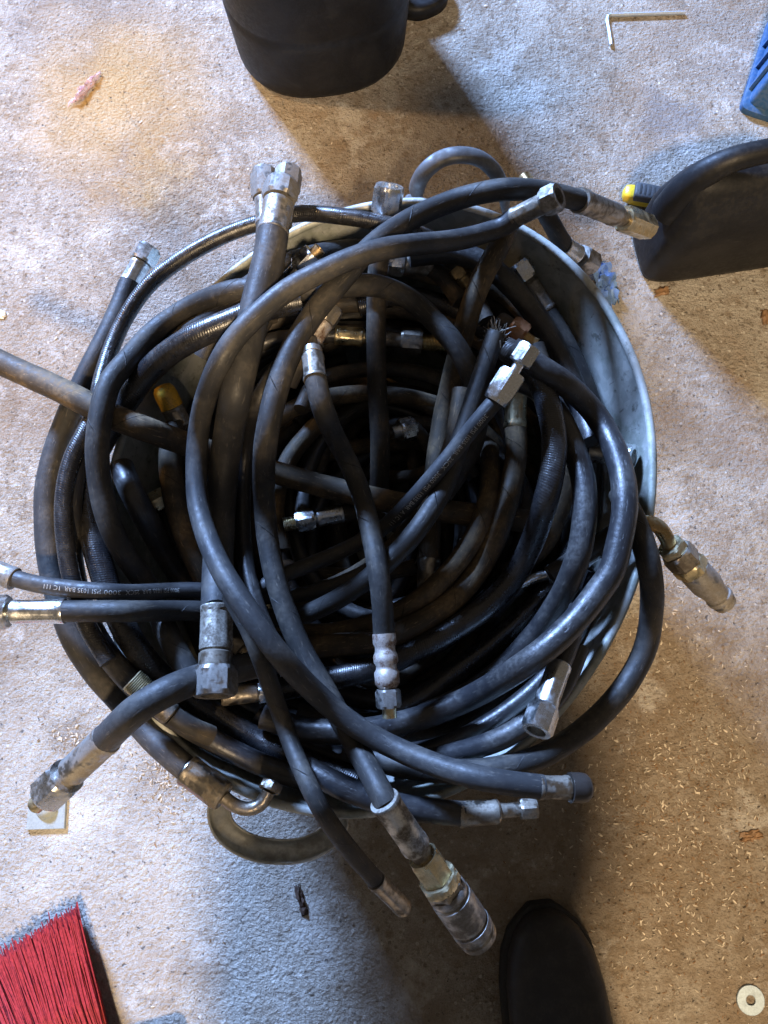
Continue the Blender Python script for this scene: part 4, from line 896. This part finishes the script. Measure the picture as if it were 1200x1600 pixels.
# wood shavings and grit strewn on the concrete
def flakes(name, label, clusters, mat, lmin, lmax, cat='shavings'):
    V = []; F = []
    for (cx, cy, sx, sy, n) in clusters:
        for _ in range(n):
            if sx < 0: x, y = cx+random.uniform(sx, -sx), cy+random.uniform(-sy, sy)
            else: x, y = random.gauss(cx, sx), random.gauss(cy, sy)
            c = P(x, y, 0.0); e = tub_e(c[0], c[1])
            if e < TAPER+.02: continue
            L = random.uniform(lmin, lmax)*random.choice((.5, .7, 1, 1.0)); W_ = L*random.uniform(.18, .45); a = random.uniform(0, 6.28); t = Vector((math.cos(a), math.sin(a), 0)); s = Vector((-t.y, t.x, 0))
            tl = random.uniform(-.25, .25); z0 = .0006+abs(tl)*W_*.5; hump = L*random.uniform(0, .22); b0 = len(V)
            for k, (u, zz) in enumerate(((-.5, 0), (0, 1), (.5, 0.15))):
                for v in (-.5, .5):
                    wv = W_*(1 if k == 1 else random.uniform(.3, .9))
                    q = Vector(c)+t*(u*L)+s*(v*wv); V.append((q.x, q.y, z0+hump*zz+v*wv*tl))
            F += [(b0, b0+2, b0+3, b0+1), (b0+2, b0+4, b0+5, b0+3)]
    ob = mesh_obj(name, V, F, mat, None, smooth=False)
    return tag(ob, label, cat, kind='stuff')
M['shave'] = plain_mat('pale_wood', (0.52, 0.45, 0.35), 0.6, var=0.35, scale=200)
M['shave2'] = plain_mat('brown_wood', (0.20, 0.12, 0.06), 0.7, var=0.4, scale=200)
flakes('wood_shavings', 'pale wood shavings strewn over the concrete floor', [(1060, 1280, 110, 150, 900), (1080, 1180, 80, 60, 180), (262, 1210, 26, 30, 170), (108, 1150, 20, 16, 60), (1050, 960, 60, 40, 60), (1100, 1480, 90, 70, 160), (600, 800, -620, 820, 260), (680, 860, 10, 14, 20)], M['shave'], .0018, .0060)
flakes('bark_crumbs', 'dark brown crumbs strewn over the concrete floor', [(1060, 1270, 120, 150, 2400), (262, 1210, 30, 34, 140), (108, 1150, 22, 18, 50), (600, 800, -620, 820, 500), (150, 500, 60, 40, 60)], M['shave2'], .0015, .0045)

# ------------------------------------------------------------------ the person taking the picture (only one boot is in view)
M['boot'] = plain_mat('black_boot_leather', (0.014, 0.013, 0.013), 0.55, var=0.2, dust=(0.07, 0.06, 0.05), dust_amt=0.25)
M['sole'] = plain_mat('boot_sole_rubber', (0.012, 0.012, 0.012), 0.7)
M['cloth'] = plain_mat('brown_work_cloth', (0.10, 0.080, 0.058), 0.85, var=0.2, scale=40, bump=0.0008)
toe = PV(850, 1424, .03); toe.z = 0
pe = root('person', (toe.x, toe.y-.15, 0), 'person in black boot and brown trousers standing at the bottom edge', 'person'); po = pe.location.copy()
def boot(tx, ty, yaw):
    fr = frame_at((tx, ty, 0), (math.sin(yaw), -math.cos(yaw)))
    st = [(.0, .012, .030, .026), (.006, .028, .036, .030), (.018, .043, .042, .034), (.04, .056, .047, .037), (.07, .063, .052, .040), (.11, .065, .058, .044), (.15, .061, .066, .050), (.19, .053, .080, .058), (.225, .046, .095, .068), (.26, .044, .10, .07), (.285, .038, .095, .065), (.297, .02, .07, .05)]
    st = [(a, b*.82, c, d) for a, b, c, d in st]
    u = loft('boot', [xring(x, hy, hz*.95, zc+.006, .72, 28) for x, hy, hz, zc in [(a, b, c*.62, c*.62) for a, b, c, d in st]], M['boot'], pe, po, fr)
    loft('sole', [xring(x-.004 if i == 0 else x, hy+.005, .010, .0105, .5, 28) for i, (x, hy, a, b) in enumerate(st)], M['sole'], pe, po, fr)
    sh = [ring(.052, .052, .08, 1, 28, .235), ring(.055, .055, .13, 1, 28, .235), ring(.056, .056, .20, 1, 28, .24)]
    loft('boot_shaft', sh, M['boot'], pe, po, fr)
boot(toe.x, toe.y, 0.10)
lx = toe.x-.21
boot(lx, toe.y-.22, -0.12)
ax, ay = toe.x+.03, toe.y-.215; bx, by = lx-.0, toe.y-.22-.23
nodes = [((0.11, -.62, .86), .155), ((0.12, -.58, 1.00), .155), ((0.125, -.50, 1.13), .14), ((0.15, -.42, 1.22), .12), ((.19, -.36, 1.29), .06), ((.20, -.33, 1.34), .085), ((.20, -.30, 1.42), .09),
         ((ax-.06, -.60, .80), .09), ((ax-.03, ay-.02, .47), .072), ((ax, ay, .135), .066),
         ((bx+.04, -.62, .80), .09), ((bx+.01, by+.10, .47), .072), ((bx, by, .135), .066),
         ((.215, -.43, 1.17), .055), ((.185, -.38, .97), .045), ((.11, -.16, .97), .040), ((.09, -.07, .965), .035),
         ((.02, -.43, 1.17), .060), ((-.06, -.38, .97), .048), ((-.09, -.16, .97), .042), ((-.085, -.07, .965), .035)]
ed = [(0, 1), (1, 2), (2, 3), (3, 4), (4, 5), (5, 6), (0, 7), (7, 8), (8, 9), (0, 10), (10, 11), (11, 12), (3, 13), (13, 14), (14, 15), (15, 16), (3, 17), (17, 18), (18, 19), (19, 20)]
me = bpy.data.meshes.new('body'); me.from_pydata([tuple(Vector(n_[0])-po) for n_ in nodes], ed, []); me.materials.append(M['cloth'])
bd = bpy.data.objects.new('body', me); C.objects.link(bd); bd.parent = pe
sk = bd.modifiers.new('skin', 'SKIN'); 
for i, n_ in enumerate(nodes):
    sv = me.skin_vertices[0].data[i]; sv.radius = (n_[1], n_[1]); sv.use_root = (i == 0)
sub = bd.modifiers.new('sub', 'SUBSURF'); sub.levels = 2; sub.render_levels = 2
